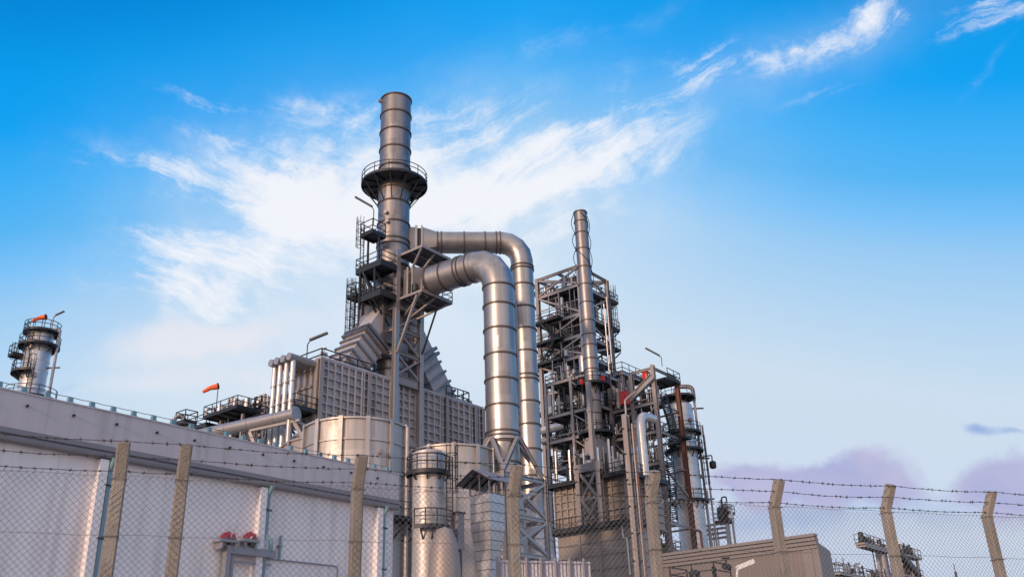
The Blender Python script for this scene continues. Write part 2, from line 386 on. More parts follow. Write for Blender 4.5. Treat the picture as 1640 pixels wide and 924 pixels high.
mat('orange_cloth', (.80, .14, .035), 0, .8, .15, 3, .1)
mat('wall_paint', (.82, .77, .785), 0, .75, .07, .5, .12, .06, 40, tint=((.58, .53, .53), .6, .58), drip=((.50, .45, .45), 2.6, .50, .55))
mat('parapet_paint', (.52, .475, .505), 0, .7, .07, .4, .12, .05, 30, drip=((.36, .33, .35), 3.2, .50, .6))
mat('gutter_paint', (.225, .21, .23), .1, .55, .1, .8, .1)
mat('teal_paint', (.15, .29, .34), 0, .5, .15, 1.5, .2)
mat('concrete', (.35, .31, .275), 0, .9, .26, 3.0, .25, .6, 60, tint=((.20, .165, .135), 4, .56), drip=((.19, .16, .13), 14, .54, .7))
mat('wire', (.30, .28, .27), .6, .5, .2, 3, .1)
mat('rusty_wire', (.07, .06, .062), .5, .6, .3, 3, .1)
mat('white_sheet', (.52, .51, .54), .45, .42, .12, .7, .18, .12, 1.6, .12, 1.0, drip=((.34, .31, .31), 3, .56, .6))
mat('hoarding', (.40, .39, .47), .2, .5, .1, 1, .12)
mat('shed_sheet', (.19, .165, .17), .2, .55, .12, .6, .15)
mat('shed_trim', (.21, .19, .20), .1, .55, .1, .6, .15)
mat('tarp', (.33, .27, .25), .3, .5, .2, .8, .2, .15, 3)
mat('ground', (.30, .27, .235), 0, .95, .25, .2, 0, .2, 8)
mat('lamp_white', (.75, .75, .72), .1, .4, .05, 2, 0)
mat('leaf', (.05, .085, .03), 0, .7, .3, 5, 0)
mat('conduit', (.28, .27, .30), .3, .5, .1, 3, .1)

# ------------------------------------------------------------------ common pieces
def mid(p, q): return (Vector(p)+Vector(q))/2
def ring_path(c, r, a0, a1, z, n):
    return [(c[0]+r*math.cos(math.radians(a0+(a1-a0)*i/n)), c[1]+r*math.sin(math.radians(a0+(a1-a0)*i/n)), z) for i in range(n+1)]
def ring_platform(T, c, z, ri, ro, a0=0, a1=360, nbr=8, rails=True, drop=None, h=1.1):
    full = abs(a1-a0) >= 360; n = max(8, int(abs(a1-a0)/9))
    m = MB(); R0, R1 = math.radians(a0), math.radians(a1)
    m.lathe(c, [(ri, z-.06), (ro, z-.06), (ro, z), (ri, z), (ri, z-.06)], n, R0, R1)
    d = m.build('platform', 'grating', T)
    e = MB(); e.lathe(c, [(ro, z-.24), (ro+.06, z-.24), (ro+.06, z+.05), (ro, z+.05), (ro, z-.24)], n, R0, R1); e.build('edge_channel', 'dark_steel', d)
    if rails:
        r = MB(); P = ring_path(c, ro, a0, a1, z, n)
        for hh in (h, .55*h): 
            for p, q in zip(P, P[1:]): r.beam(Vector(p)+Vector((0, 0, hh)), Vector(q)+Vector((0, 0, hh)), .065)
        for i in range(0, n+1, 3): r.beam(P[i], Vector(P[i])+Vector((0, 0, h)), .06)
        r.build('handrail', 'dark_steel', d)
    drop = drop or (ro-ri)*.9
    for i in range(nbr):
        a = math.radians(a0+(a1-a0)*(i+.5)/nbr) if not full else math.radians(360*i/nbr+8)
        ca, sa = math.cos(a), math.sin(a); b = MB()
        b.beam((c[0]+ri*ca, c[1]+ri*sa, z-.17), (c[0]+ro*ca, c[1]+ro*sa, z-.17), .10, .20)
        b.beam((c[0]+ri*ca*1.01, c[1]+ri*sa*1.01, z-drop), (c[0]+ro*.95*ca, c[1]+ro*.95*sa, z-.26), .10)
        b.build('bracket', 'dark_steel', d)
    return d
def platform(T, u0, u1, v0, v1, z, rails='uUvV', h=1.1, m_edge='dark_steel', rmat='dark_steel', joists=True, t=.08, edge=.26):
    """rectangular grating deck; rails on sides u(min) U(max) v(min) V(max)"""
    m = MB(); m.box((u0+.05, v0+.05, z-t), (u1-.05, v1-.05, z)); d = m.build('platform', 'grating', T)
    e = MB()
    for p, q in (((u0, v0), (u1, v0)), ((u1, v0), (u1, v1)), ((u1, v1), (u0, v1)), ((u0, v1), (u0, v0))):
        e.beam((*p, z-edge/2+.02), (*q, z-edge/2+.02), .09, edge)
    if joists:
        k = max(1, int((v1-v0)/1.4))
        for i in range(1, k): v = v0+(v1-v0)*i/k; e.beam((u0+.05, v, z-t-.09), (u1-.05, v, z-t-.09), .07, .16)
    e.build('edge_beams', m_edge, d)
    if rails:
        r = MB(); S_ = {'u': ((u0, v0), (u0, v1)), 'U': ((u1, v0), (u1, v1)), 'v': ((u0, v0), (u1, v0)), 'V': ((u0, v1), (u1, v1))}
        for ch in rails: a, b = S_[ch]; r.rail([(*a, z), (*b, z)], h)
        r.build('handrail', rmat, d)
    return d
def column(T, u, v, z0, z1, w=.4, m='frame_steel', up=(1, 0, 0), q=None):
    b = MB(); b.ibeam((u, v, z0), (*(q or (u, v)), z1), w, w, .05, up); return b.build('column', m, T)
def xbrace(T, p00, p10, p01, p11, w=.16, kind='x', m='frame_steel', name='cross_brace'):
    """p00,p10 lower corners, p01,p11 upper ones"""
    b = MB()
    if kind in 'x/': b.beam(p00, p11, w)
    if kind in 'x\\': 
        off = Vector((.02, .02, 0)) if kind == 'x' else Vector((0, 0, 0)); b.beam(Vector(p10)+off, Vector(p01)+off, w*.96)
    if kind == 'k': mm = mid(p01, p11); b.beam(p00, mm, w); b.beam(p10, mm, w*.97)
    return b.build(name, m, T)
def floodlight(name, label, c, h, reach, px_dir=(1, 0), tilt=.5, m='dark_steel', group='floodlights on the plant'):
    """thin mast with a slim lamp head leaning out"""
    T = thing(name, label, 'lamp', c, group); b = MB(); u, v, z = c; dv = Vector((px_dir[0], px_dir[1], 0)).normalized()
    b.tube([(u, v, z), (u, v, z+h*.8), Vector((u, v, z+h))+dv*.25], .05, 6); b.build('mast', m, T)
    p = Vector((u, v, z+h))+dv*.2; q = p+dv*reach+Vector((0, 0, reach*tilt)); b = MB(); b.beam(p, q, .30, .18); b.build('lamp_head', m, T)
    return T
def vessel(T, c, r, z0, z1, m='pipe_grey', name='process_vessel', n=20):
    b = MB(); b.lathe(c, [(.01, z0-r*.5), (r*.6, z0-r*.35), (r*.92, z0-r*.12), (r, z0), (r, z1), (r*.92, z1+r*.12), (r*.6, z1+r*.35), (.01, z1+r*.5)], n)
    o = b.build(name, m, T)
    return o
def pipe(T, pts, r, m='pipe_grey', name='process_pipe', n=8, bend=None):
    """pipe with rounded elbows"""
    P = [Vector(p) for p in pts]; out = [P[0]]; bend = bend or r*2.2
    for i in range(1, len(P)-1):
        a, b = (P[i-1]-P[i]), (P[i+1]-P[i]); k = min(bend, a.length*.45, b.length*.45); a.normalize(); b.normalize()
        A_, B_ = P[i]+a*k, P[i]+b*k
        for t in (0, .25, .5, .75, 1): out.append(A_*(1-t)**2+P[i]*2*t*(1-t)+B_*t*t)
    out.append(P[-1]); b = MB(); b.tube(out, r, n); return b.build(name, m, T)
def valve(T, p, m='dark_steel'):
    p = Vector(p); b = MB(); b.tube([p-Vector((.3, 0, 0)), p+Vector((.3, 0, 0))], .2, 8); b.tube([p, p+Vector((0, 0, .55))], .06, 6); b.lathe((p.x, p.y), [(.16, p.z+.5), (.26, p.z+.5), (.26, p.z+.56), (.16, p.z+.56), (.16, p.z+.5)], 12)
    return b.build('valve', m, T)
def clutter(T, u0, u1, v0, v1, z0, z1, n, rnd, dark=.45, big=1.0):
    """small process equipment standing and running between two decks"""
    for i in range(n):
        k = rnd.random(); m = 'dark_steel' if rnd.random() < dark else rnd.choice(['pipe_grey', 'pipe_grey', 'frame_steel', 'bright_cladding'])
        u, v = rnd.uniform(u0, u1), rnd.uniform(v0, v1); H = z1-z0
        if k < .22:
            r = rnd.uniform(.22, .55)*big; vessel(T, (u, v), r, z0+r*.6, z0+H*rnd.uniform(.45, .8), m, n=14)
        elif k < .62:
            pts = [Vector((u, v, z0+rnd.uniform(0, .2)*H))]
            for s in range(rnd.randint(2, 4)):
                ax = rnd.choice('uvz'); p = pts[-1].copy()
                if ax == 'u': p.x = rnd.uniform(u0, u1)
                elif ax == 'v': p.y = rnd.uniform(v0, v1)
                else: p.z = rnd.uniform(z0+.2, z1-.1)
                if (p-pts[-1]).length > .5: pts.append(p)
            if len(pts) > 1: pipe(T, pts, rnd.uniform(.05, .16)*big, m, n=7)
        elif k < .82: pipe(T, [(u, v, z0), (u, v, z1)], rnd.uniform(.06, .15)*big, m, n=7)
        elif k < .92: valve(T, (u, v, z0+rnd.uniform(.3, 1.2)), m)
        else:
            b = MB(); w = rnd.uniform(.2, .45); b.box((u-w, v-w*.6, z0+.3), (u+w, v+w*.6, z0+.3+w*2.2)); b.build('control_box', m, T)

# ================================================================== GROUND
g = MB(); g.add([(-3000, -3000, 0), (3000, -3000, 0), (3000, 3000, 0), (-3000, 3000, 0)], [(0, 1, 2, 3)])
o = g.build('ground', 'ground'); o['kind'] = 'structure'

# ================================================================== WAREHOUSE (left)
VW = 31.3                                              # face of the wall
ZP = zz(621, *hv(0, 621, VW)[:2])
ZP = hv(320, 691, VW)[2]
U_END = uu(638, VW, ZP); U_BEG = uu(0, VW, ZP)-14
VP_ = VW-.28
ZP = hv(320, 691, VP_)[2]; ZG2 = hv(320, 741.5, VP_-.10)[2]; ZG = hv(320, 760, VP_-.06)[2]
U_END = uu(638, VP_, ZP); U_BEG = uu(0, VP_, ZP)-14
T = thing('warehouse', 'long pale lilac warehouse with parapet and dark gutter behind the chain link fence at left', 'warehouse', (U_BEG, VW, 0))
b = MB(); b.box((U_BEG, VW, 0), (U_END, VW+22, ZG2)); wall = b.build('wall', 'wall_paint', T)
b = MB(); b.box((U_BEG, VP_, ZG2-.03), (U_END+.05, VW+.05, ZP)); b.box((U_END-.25, VW+.05, ZG2+.002), (U_END+.05, VW+22, ZP)); b.build('parapet', 'parapet_paint', T)
b = MB(); hh = ZG2-ZG; pr = [(VW+.0, ZG+.03), (VP_-.02, ZG+.02), (VP_-.07, ZG+.10*hh), (VP_-.09, ZG+.3*hh), (VP_-.07, ZG+.48*hh), (VP_-.045, ZG+.55*hh), (VP_-.12, ZG+.60*hh), (VP_-.12, ZG2), (VP_-.003, ZG2), (VP_-.003, ZG+.8*hh), (VW+.0, ZG+.8*hh)]
n = len(pr); b.add([(U_BEG, v, z) for v, z in pr]+[(U_END+.04, v, z) for v, z in pr], [(i, (i+1) % n, n+(i+1) % n, n+i) for i in range(n)]+[tuple(range(n)), tuple(range(2*n-1, n-1, -1))]); b.build('gutter', 'gutter_paint', T, 20)
b = MB(); b.box((U_BEG, VP_-.03, ZP+.003), (U_END+.07, VW+.07, ZP+.05)); b.build('coping', 'parapet_paint', T)
ups = [uu(x, VW-.2, ZG) for x in (160, 417, 604)]
du = ups[1]-ups[0]
for u in [ups[0]-du*k for k in (2, 1)]+ups:
    b = MB(); b.box((u, VW-.30, 0), (u+.31, VW+.02, ZG-.03)); b.build('pilaster', 'wall_paint', T)
for i, u in enumerate([ups[0]-du]+ups):
    uc = u+.31+.12; ztop = ZG+.05; b = MB()
    if i == 2:
        zj = hv(436, 868, VW-.2)[2]
        P = [(uc, VW-.45, ztop), (uc, VW-.2, ztop-.35), (uc, VW-.2, zj+.25), (uc+.12, VW-.42, zj-.05), (uc+.12, VW-.42, zj-.3), (uc, VW-.2, zj-.6), (uc, VW-.2, 0)]
    else: P = [(uc, VW-.45, ztop), (uc, VW-.2, ztop-.4), (uc, VW-.2, 0)]
    b.tube(P, .085, 10); d = b.build('downpipe', 'teal_paint', T)
    for z in (ZG-.9, ZG-2.7, ZG-4.5, ZG-6.3):
        c = MB(); c.box((uc-.16, VW-.31, z-.03), (uc+.16, VW-.0, z+.03)); c.build('pipe_clip', 'dark_steel', d)
# weep holes
ZW_ = hv(42, 650, VP_)[2]
u0w, u1w = uu(42, VW-.3, ZP-.55), uu(116, VW-.3, ZP-.6)
k = -6
while True:
    u = u0w+(u1w-u0w)*k; k += 1
    if u < U_BEG+.3: continue
    if u > U_END-.3: break
    z = ZW_; b = MB(); b.tube([(u, VW-.37, z), (u, VW-.2, z)], .045, 10); b.build('weep_spout', 'dark_steel', T)
# teal brackets with the lightning wire
ub = U_BEG+.4; nb = 0; wb = []
while ub < U_END:
    b = MB(); b.box((ub-.08, VP_+.04, ZP+.03), (ub+.08, VP_+.18, ZP+.25)); b.box((ub-.12, VP_+.01, ZP+.053), (ub+.12, VP_+.22, ZP+.08)); b.build('wire_bracket', 'teal_paint', T)
    wb.append((ub, VP_+.11, ZP+.27)); ub += .80
b = MB()
for p, q in zip(wb, wb[1:]): b.tube([p, mid(p, q)+Vector((0, 0, -.02)), q], .014, 5, False)
b.build('lightning_wire', 'wire', T)

# wall fittings
def horn(T, p, s=1.0):
    p = Vector(p); b = MB(); b.tube([p+Vector((0, .05, 0)), p+Vector((0, -.10*s, 0)), p+Vector((-.03, -.16*s, 0)), p+Vector((-.05, -.26*s, .02))], [.10*s, .10*s, .05*s, .13*s], 12)
    b.box((p.x-.05*s, p.y-.05, p.z-.17*s), (p.x+.05*s, p.y+.05, p.z)); b.build('horn', 'bell_red', T)
def siren(T, p, s=1.0):
    p = Vector(p); b = MB(); b.lathe((p.x, p.y), [(.01, p.z+.26*s), (.06*s, p.z+.24*s), (.085*s, p.z+.12*s), (.12*s, p.z+.03*s), (.13*s, p.z-.1*s), (.10*s, p.z-.13*s), (.01, p.z-.13*s)], 12); b.build('beacon', 'bell_red', T)
for (xa, xb, lab) in ((350, 380, 'grey shelf tray carrying red alarm horns, left one on the warehouse wall'), (387, 413, 'grey shelf tray carrying red alarm horns, right one nearer the middle downpipe')):
    vp = VW-.02; za = hv((xa+xb)/2, 866, VW-.4)[2]; ua, uz = uu(xa, VW-.4, za), uu(xb, VW-.4, za)
    T = thing('alarm_station', lab, 'alarm', (ua, vp, za), 'red alarm stations on the warehouse wall')
    b = MB(); b.box((ua, VW-.55, za-.05), (uz, VW-.02, za)); b.box((ua, VW-.55, za), (uz, VW-.52, za+.05)); b.box((ua+.1, VW-.5, za-.3), (ua+.16, VW-.01, za-.055)); b.box((uz-.16, VW-.5, za-.3), (uz-.1, VW-.01, za-.055)); b.build('tray', 'conduit', T)
    L_ = uz-ua; horn(T, (ua+L_*.28, VW-.32, za+.16), .85); horn(T, (ua+L_*.5, VW-.28, za+.24), .8); siren(T, (ua+L_*.86, VW-.3, za+.12), .85)
    if xa == 350: siren(T, (ua+L_*.69, VW-.25, za+.09), .55)
zb = hv(400, 884, VW-.2)[2]
T = thing('conduit_support', 'grey box conduit frame on the warehouse wall under the red alarms', 'conduit', (uu(362, VW-.2, zb), VW, 0))
ua, uz = uu(360, VW-.25, zb), uu(438, VW-.25, zb)
b = MB(); b.box((ua, VW-.42, zb-.14), (uz, VW-.12, zb+.14)); b.build('beam', 'conduit', T)
b = MB(); b.box((ua, VW-.40, 0), (ua+.2, VW-.14, zb-.143)); b.build('post', 'conduit', T)
b = MB(); b.box((ua+.3, VW-.30, 0), (ua+.42, VW-.16, zb-.143)); b.build('post', 'conduit', T)
b = MB(); b.beam((ua+.4, VW-.25, zb-.4), (uz-.1, VW-.25, zb-.4), .08); b.build('rail', 'conduit', T)
zc = hv(445, 896, VW-.08)[2]; uc0, uc1 = uu(441, VW-.08, zc), uu(541, VW-.08, zc)
T = thing('cable_conduit', 'thin grey cable conduit bending down the warehouse wall right of the middle downpipe', 'conduit', (uc0, VW, 0))
pipe(T, [(uc0-.6, VW-.08, zc), (uc1, VW-.08, zc), (uc1, VW-.08, 0)], .03, 'conduit', 'conduit_run', 8, .12)
T = thing('vent_pipe', 'short teal standing pipe on the warehouse wall above the thin conduit', 'pipe', (uu(447, VW-.12, zc), VW, zc))
uq = uu(447, VW-.12, zc); pipe(T, [(uq, VW-.12, zc), (uq, VW-.12, hv(447, 857, VW-.12)[2])], .055, 'teal_paint', 'standpipe'); b = MB(); b.box((uq-.1, VW-.16, zc+.5), (uq+.1, VW-.0, zc+.55)); b.build('pipe_clip', 'dark_steel', T)

# ================================================================== FENCE
FH = 2.7; k_ = FH/3.0
FP0 = Vector((-4.05*k_, 11.09*k_, 0)); FP6 = Vector((8.08*k_, 16.0*k_, 0)); FD = (FP6-FP0)/6; FDn = FD.normalized(); FN = Vector((FDn.y, -FDn.x, 0))
ZT = CZ+FH; ARM_L, ARM_H = .20, .335
ORG_F = (FP0.x, FP0.y, 0)
T = thing('chain_link_fence', 'chain link fence on cranked concrete posts with three barbed wire strands in the foreground', 'fence', ORG_F, plant=False)
ns = [-2, -1, -.33, 0, 1, 2, 3, 4, 5, 6, 7, 8]
def fpos(n): return FP0+FD*n-FN*ARM_L
zbend = ZT-ARM_H
for n in ns:
    w = .066 if n != -.33 else .069; a = fpos(n); t = FP0+FD*n
    jx = random.uniform(-.008, .008); jz = random.uniform(-.02, .02)
    sec = [(-1, -.75), (-.75, -1), (.75, -1), (1, -.75), (1, .75), (.75, 1), (-.75, 1), (-1, .75)]
    vs = []; 
    for (c, nn, z) in ((a, FN, 0), (a, FN, zbend+jz), (t, (FN*.86-Vector((0, 0, .5))).normalized(), ZT+jz)):
        for x, y in sec:
            off = FDn*(x*w+jx)+ (FN*(y*w) if z < ZT-.1 else (FN*.86-Vector((0, 0, .42)))*(y*w*.92))
            vs.append(Vector((c.x, c.y, z))+off)
    fs = []
    for i in range(2):
        for j in range(8): fs.append((i*8+j, i*8+(j+1) % 8, (i+1)*8+(j+1) % 8, (i+1)*8+j))
    fs += [tuple(range(7, -1, -1)), tuple(range(16, 24))]
    b = MB(); b.add(vs, fs); b.build('post', 'concrete', T, 20)
# woven mesh: two families of wires, interlaced
zm0, zm1 = .05, zbend-.02; pit = .072; A0 = fpos(-2)+FN*.085; A1 = fpos(8)+FN*.085; LF = (A1-A0).length
b = MB(); rw = .0024; H_ = zm1-zm0
def wire3(p, q, r):
    d = (q-p).normalized(); a = FN*r; c = d.cross(FN).normalized()*r
    b.add([p+a, p-a*.5+c*.87, p-a*.5-c*.87, q+a, q-a*.5+c*.87, q-a*.5-c*.87], [(0, 1, 4, 3), (1, 2, 5, 4), (2, 0, 3, 5)])
for fam in (1, -1):
    kx = -H_*1.0
    while kx < LF+H_:
        xa, xb = kx, kx+fam*H_*1.0; za, zb_ = zm0, zm1
        # clip to the run
        def clip(x0, z0, x1, z1):
            if x0 > x1: x0, z0, x1, z1 = x1, z1, x0, z0
            if x1 <= 0 or x0 >= LF: return None
            if x0 < 0: z0 += (z1-z0)*(0-x0)/(x1-x0); x0 = 0
            if x1 > LF: z1 = z0+(z1-z0)*(LF-x0)/(x1-x0); x1 = LF
            return x0, z0, x1, z1
        r_ = clip(xa, za, xb, zb_)
        if r_:
            x0, z0, x1, z1 = r_; K = 6; off = FN*(.003*fam); prev = None
            for i in range(K+1):
                t = i/K; x = x0+(x1-x0)*t; z = z0+(z1-z0)*t
                sag = .016*math.sin(x*3.1+z*2)+.016*math.sin(x*1.3-z*1.7)+.006*math.sin(x*9+z*5); p = A0+FDn*(x+sag*.5)+off+FN*sag+Vector((0, 0, z+sag*.4))
                if prev is not None: wire3(prev, p, rw)
                prev = p
        kx += pit
# knuckled top edge
x = 0
while x < LF:
    p = A0+FDn*x+Vector((0, 0, zm1)); wire3(p, p+Vector((0, 0, .03))+FDn*.012, .0035); x += pit
b.build('wire_mesh', 'wire', T, 60)
b = MB()
for z in (zm1, zm1-.62*1, zm1-1.28, zm1-1.95, zm1-2.7):
    P = [A0+FDn*(LF*i/60)+FN*.006+Vector((0, 0, z+.008*math.sin(i*1.9))) for i in range(61)]
    b.tube(P, .0028, 5, False)
b.build('tension_wire', 'wire', T)
b = MB()
for n in ns:
    for z in (zm1-.01, zm1-.62, zm1-1.28, zm1-1.95, zm1-2.7):
        c = fpos(n)+Vector((0, 0, z+random.uniform(-.02, .02))); ww = .075
        P = [c+FDn*ww+FN*.09, c+FDn*ww-FN*.075, c-FDn*ww-FN*.075, c-FDn*ww+FN*.09, c+FDn*ww+FN*.09]
        for p, q in zip(P, P[1:]): b.beam(p, q, .005)
b.build('tie_wire', 'rusty_wire', T)
rnd = random.Random(3)
for f in (.10, .52, .93):           # along the cranked arm, from its tip down
    b = MB(); N_ = len(ns)
    base = lambda n: FP0+FD*n-FN*(ARM_L*f)+FN*.075*(1-.4*f)+Vector((0, 0, ZT-ARM_H*f+.02))
    pts = []
    for p, q in zip(ns, ns[1:]):
        K = max(2, int((q-p)*14)); dip = .025*(q-p)*rnd.uniform(.6, 1.4)
        for i in range(K): t = i/K; pts.append(base(p+(q-p)*t)-Vector((0, 0, dip*4*t*(1-t)))+Vector((0, 0, rnd.uniform(-.004, .004))))
    pts.append(base(8))
    for s in (0, 1):
        tw = []
        for i, (p, q) in enumerate(zip(pts, pts[1:])):
            for j in range(3): a_ = (i*3+j)*1.6+s*math.pi; tw.append(p.lerp(q, j/3)+FN*.0045*math.cos(a_)+Vector((0, 0, .0045*math.sin(a_))))
        b.tube(tw, .0023, 4, False)
    for p, q in zip(pts, pts[1:]):
        c = p.lerp(q, rnd.random())
        for s in range(2):
            a_ = rnd.uniform(0, 3.14); d = (FN*math.cos(a_)+Vector((0, 0, math.sin(a_)))*1.0+FDn*rnd.uniform(-.5, .5)).normalized()*.024
            b.beam(c-d, c+d, .0042)
        b.beam(c-FDn*.016, c+FDn*.014, .012)
    b.build('barbed_wire', 'rusty_wire', T)

# ================================================================== FURNACE BOX with the big stack
c0 = pt(512, 575, 78); UF, VF, ZFT = c0                     # front-left top corner
ZFB = zz(672, UF, VF); UF1 = uu(770, VF, ZFT); VFB = vv(466, UF, ZFT)
T = thing('furnace_box', 'huge grey furnace box with ribbed grid walls raised behind the cylindrical tanks', 'furnace', (UF, VF, ZFB))
b = MB(); b.box((UF, VF, ZFB), (UF1, VFB, ZFT-.02)); b.build('shell', 'furnace_plate', T)
bays = [UF]+[uu(x, VF, ZFT) for x in (588, 633, 672, 712, 758)]+[UF1]
nz_ = 7; dzr = (ZFT-ZFB)/nz_
for i, (a, c) in enumerate(zip(bays, bays[1:])):
    nr = max(2, round((c-a)/.88)); b = MB()
    for k in range(nz_+1): z = ZFB+dzr*k; z = min(max(z, ZFB+.07), ZFT-.07); b.box((a+.12, VF-.26, z-.055), (c-.12, VF+.02, z+.055))
    for k in range(1, nr): u = a+(c-a)*k/nr; b.box((u-.055, VF-.30, ZFB+.003), (u+.075, VF+.02, ZFT-.003)); 
    if i != 2:
        u = c-.55; b.box((u-.06, VF-.29, ZFB+.004), (u+.06, VF+.02, ZFT-.004))
    b.build('rib_grid', 'furnace_plate', T)
for u in bays: 
    b = MB(); b.ibeam((u, VF-.22, ZFB-.05), (u, VF-.22, ZFT+.03), .42, .44, .05, (0, 1, 0)); b.build('buckstay', 'frame_steel' if u not in (bays[2], bays[3]) else 'pipe_grey', T)
b = MB(); b.box((UF-.1, VF-.32, ZFT+.0), (UF1+.1, VF+.1, ZFT+.22)); b.build('top_beam', 'furnace_plate', T)
b = MB(); b.box((UF+.2, VF-.55, ZFB-.5), (UF1-.1, VF+.6, ZFB-.06)); b.build('bottom_beam', 'frame_steel', T)
# end wall, tan panels with seams
b = MB(); b.box((UF-.10, VF+.3, ZFB+.03), (UF-.001, VFB-.01, ZFT-.03)); ew = b.build('end_wall', 'end_plate', T)
for r in (600, 627):
    z = zz(r-3, UF, VF+2); b = MB(); b.box((UF-.24, VF+.25, z-.1), (UF-.1, VFB, z+.1)); b.build('seam_bar', 'end_plate', ew)
b = MB(); b.box((UF-.28, VF-.1, ZFB), (UF-.1, VF+.35, ZFT)); b.build('corner_post', 'end_plate', T)
# roof handrails
b = MB(); b.rail([(UF+.3, VFB-1, ZFT), (UF+.3, VF+.1, ZFT), (bays[1]+1.0, VF+.1, ZFT)], 1.15, 2.0, .045); b.rail([(bays[1]+1.0, VF+.1, ZFT), (bays[1]+1.0, VF+2, ZFT)], 1.15, 2, .045); b.build('roof_handrail', 'dark_steel', T)
u_a, u_b = uu(716, VF, ZFT), uu(741, VF+1, ZFT)
b = MB(); b.rail([(u_a, VF+.1, ZFT+.2), (u_b, VF+.1, ZFT+.2), (u_b, VF+3, ZFT+.2)], 1.3, 1.0, .045); b.rail([(u_a, VF+3, ZFT+.2), (u_b, VF+3, ZFT+.2)], 1.3, 1.0, .045); b.build('roof_handrail', 'dark_steel', T)
clutter(T, UF+.4, bays[1], VF+.5, VFB-.3, ZFT, ZFT+1.1, 12, random.Random(91), .6, .8)
clutter(T, u_b-2, UF1-.5, VF+.5, VF+2.5, ZFT, ZFT+1.2, 8, random.Random(92), .6, .8)
# legs under the box
for u in bays:
    for v in (VF+.2, VFB-.3): column(T, u, v, 0, ZFB-.05, .45)
platform(T, UF-2.6, UF-.1, VF-.2, VFB+.8, zz(652, UF-1, VF)-.2, 'uvV')
for i in range(3):
    b = MB(); zi = zz(652, UF-1, VF)-.25; v = VF+.2+i*(VFB-VF)/2; b.beam((UF-2.4, v, zi), (UF+.2, v, zi-2.2), .14); b.build('bracket', 'dark_steel', T)
clutter(T, UF-2.2, UF-.7, VF+.3, VFB-.2, zz(652, UF-1, VF)-.2, zz(652, UF-1, VF)+1.8, 10, random.Random(2))
clutter(T, UF-2.4, UF+.6, VF+.3, VFB+2, zz(652, UF-1, VF)-4.5, zz(652, UF-1, VF)-.3, 26, random.Random(5))

# four bright header pipes at the end of the box
zhd = ZFT-.55
for i, x in enumerate((441, 450, 460, 470)):
    uh = UF-2.6; vh = vv(x, uh, zhd)
    T = thing('header_pipe', ['bright vertical header pipe with boxed top, leftmost of four beside the furnace end wall', 'bright vertical header pipe with boxed top, second from left beside the furnace end wall',
        'bright vertical header pipe with boxed top, third from left beside the furnace end wall', 'bright vertical header pipe with boxed top, nearest the furnace end wall and lowest of four'][i], 'pipe', (uh, vh, ZFB-3), 'four bright header pipes')
    b = MB(); b.tube([(uh, vh, ZFB-4), (uh, vh, zhd)], .235, 14); b.build('riser', 'bright_cladding', T)
    b = MB(); b.ring((uh, vh), .235, ZFB+1.2, .08, .18, 16); b.build('collar', 'pipe_grey', T)
    b = MB(); b.ring((uh, vh), .235, ZFB+3.0, .05, .14, 16); b.build('collar', 'pipe_grey', T)
    b = MB(); b.tube([(uh-.55, vh, zhd+.1), (uh+.1, vh, zhd+.1), (UF+1.5, vh, zhd+.1)], .36, 8); b.build('header_box', 'pipe_grey', T)

# inclined / horizontal main on bracket
z_l = hv(470, 663, VF-1.5)[2]; a_ = hz(472, 663, z_l); e_ = hz(352, 689, z_l-.2)
T = thing('transfer_pipe', 'thick pale grey pipe running left from the furnace above the warehouse parapet', 'pipe', (a_[0], a_[1], 0))
A3 = Vector((a_[0], a_[1], z_l)); E3 = Vector((e_[0], e_[1], z_l-.2)); dv = (E3-A3).normalized()
pipe(T, [A3-dv*.15, A3+dv*2, E3+dv*4], .50, 'pipe_grey', 'pipe_run', 18, .8)
b = MB(); b.dring(A3-dv*.1, dv, .50, .14, .16, 24); b.build('end_flange', 'pipe_grey', T)
pipe(T, [A3+dv*.5+Vector((0, 0, -.3)), A3+dv*.5+Vector((0, 0, -6))], .26, 'pipe_grey', 'drop_leg', 12)
for t in (.25, .6, .9):
    b = MB(); b.dring(A3.lerp(E3, t), dv, .50, .03, .08, 20); b.build('joint_band', 'pipe_grey', T)
T = thing('pipe_bracket', 'triangular steel bracket carrying the thick pale grey pipe beside the first tank', 'bracket', (a_[0], a_[1], z_l-1))
b = MB(); p0 = A3+Vector((0, 0, -.62)); p1 = A3+dv*4.6+Vector((0, 0, -.62)); q0 = A3+Vector((3.2, 0, -.9)); b.beam(p0-dv*.6, p1, .28, .22); b.build('beam', 'frame_steel', T)
b = MB(); b.beam(p0, q0, .24, .2); b.build('beam', 'frame_steel', T)
b = MB(); b.beam(p0+Vector((0, 0, -.1)), p0-dv*2.2+Vector((1.5, 0, -5.2)), .24, .3); b.build('strut', 'frame_steel', T)
b = MB(); b.beam(p1+Vector((0, 0, -.1)), p1-dv*2.0+Vector((.3, 0, -4.5)), .24, .28); b.build('strut', 'frame_steel', T)
b = MB(); b.beam((p0-dv*2.2).to_tuple()[:2]+(0,), (p0-dv*2.2).to_tuple()[:2]+(p0.z-4.5,), .3); b.build('post', 'frame_steel', T)

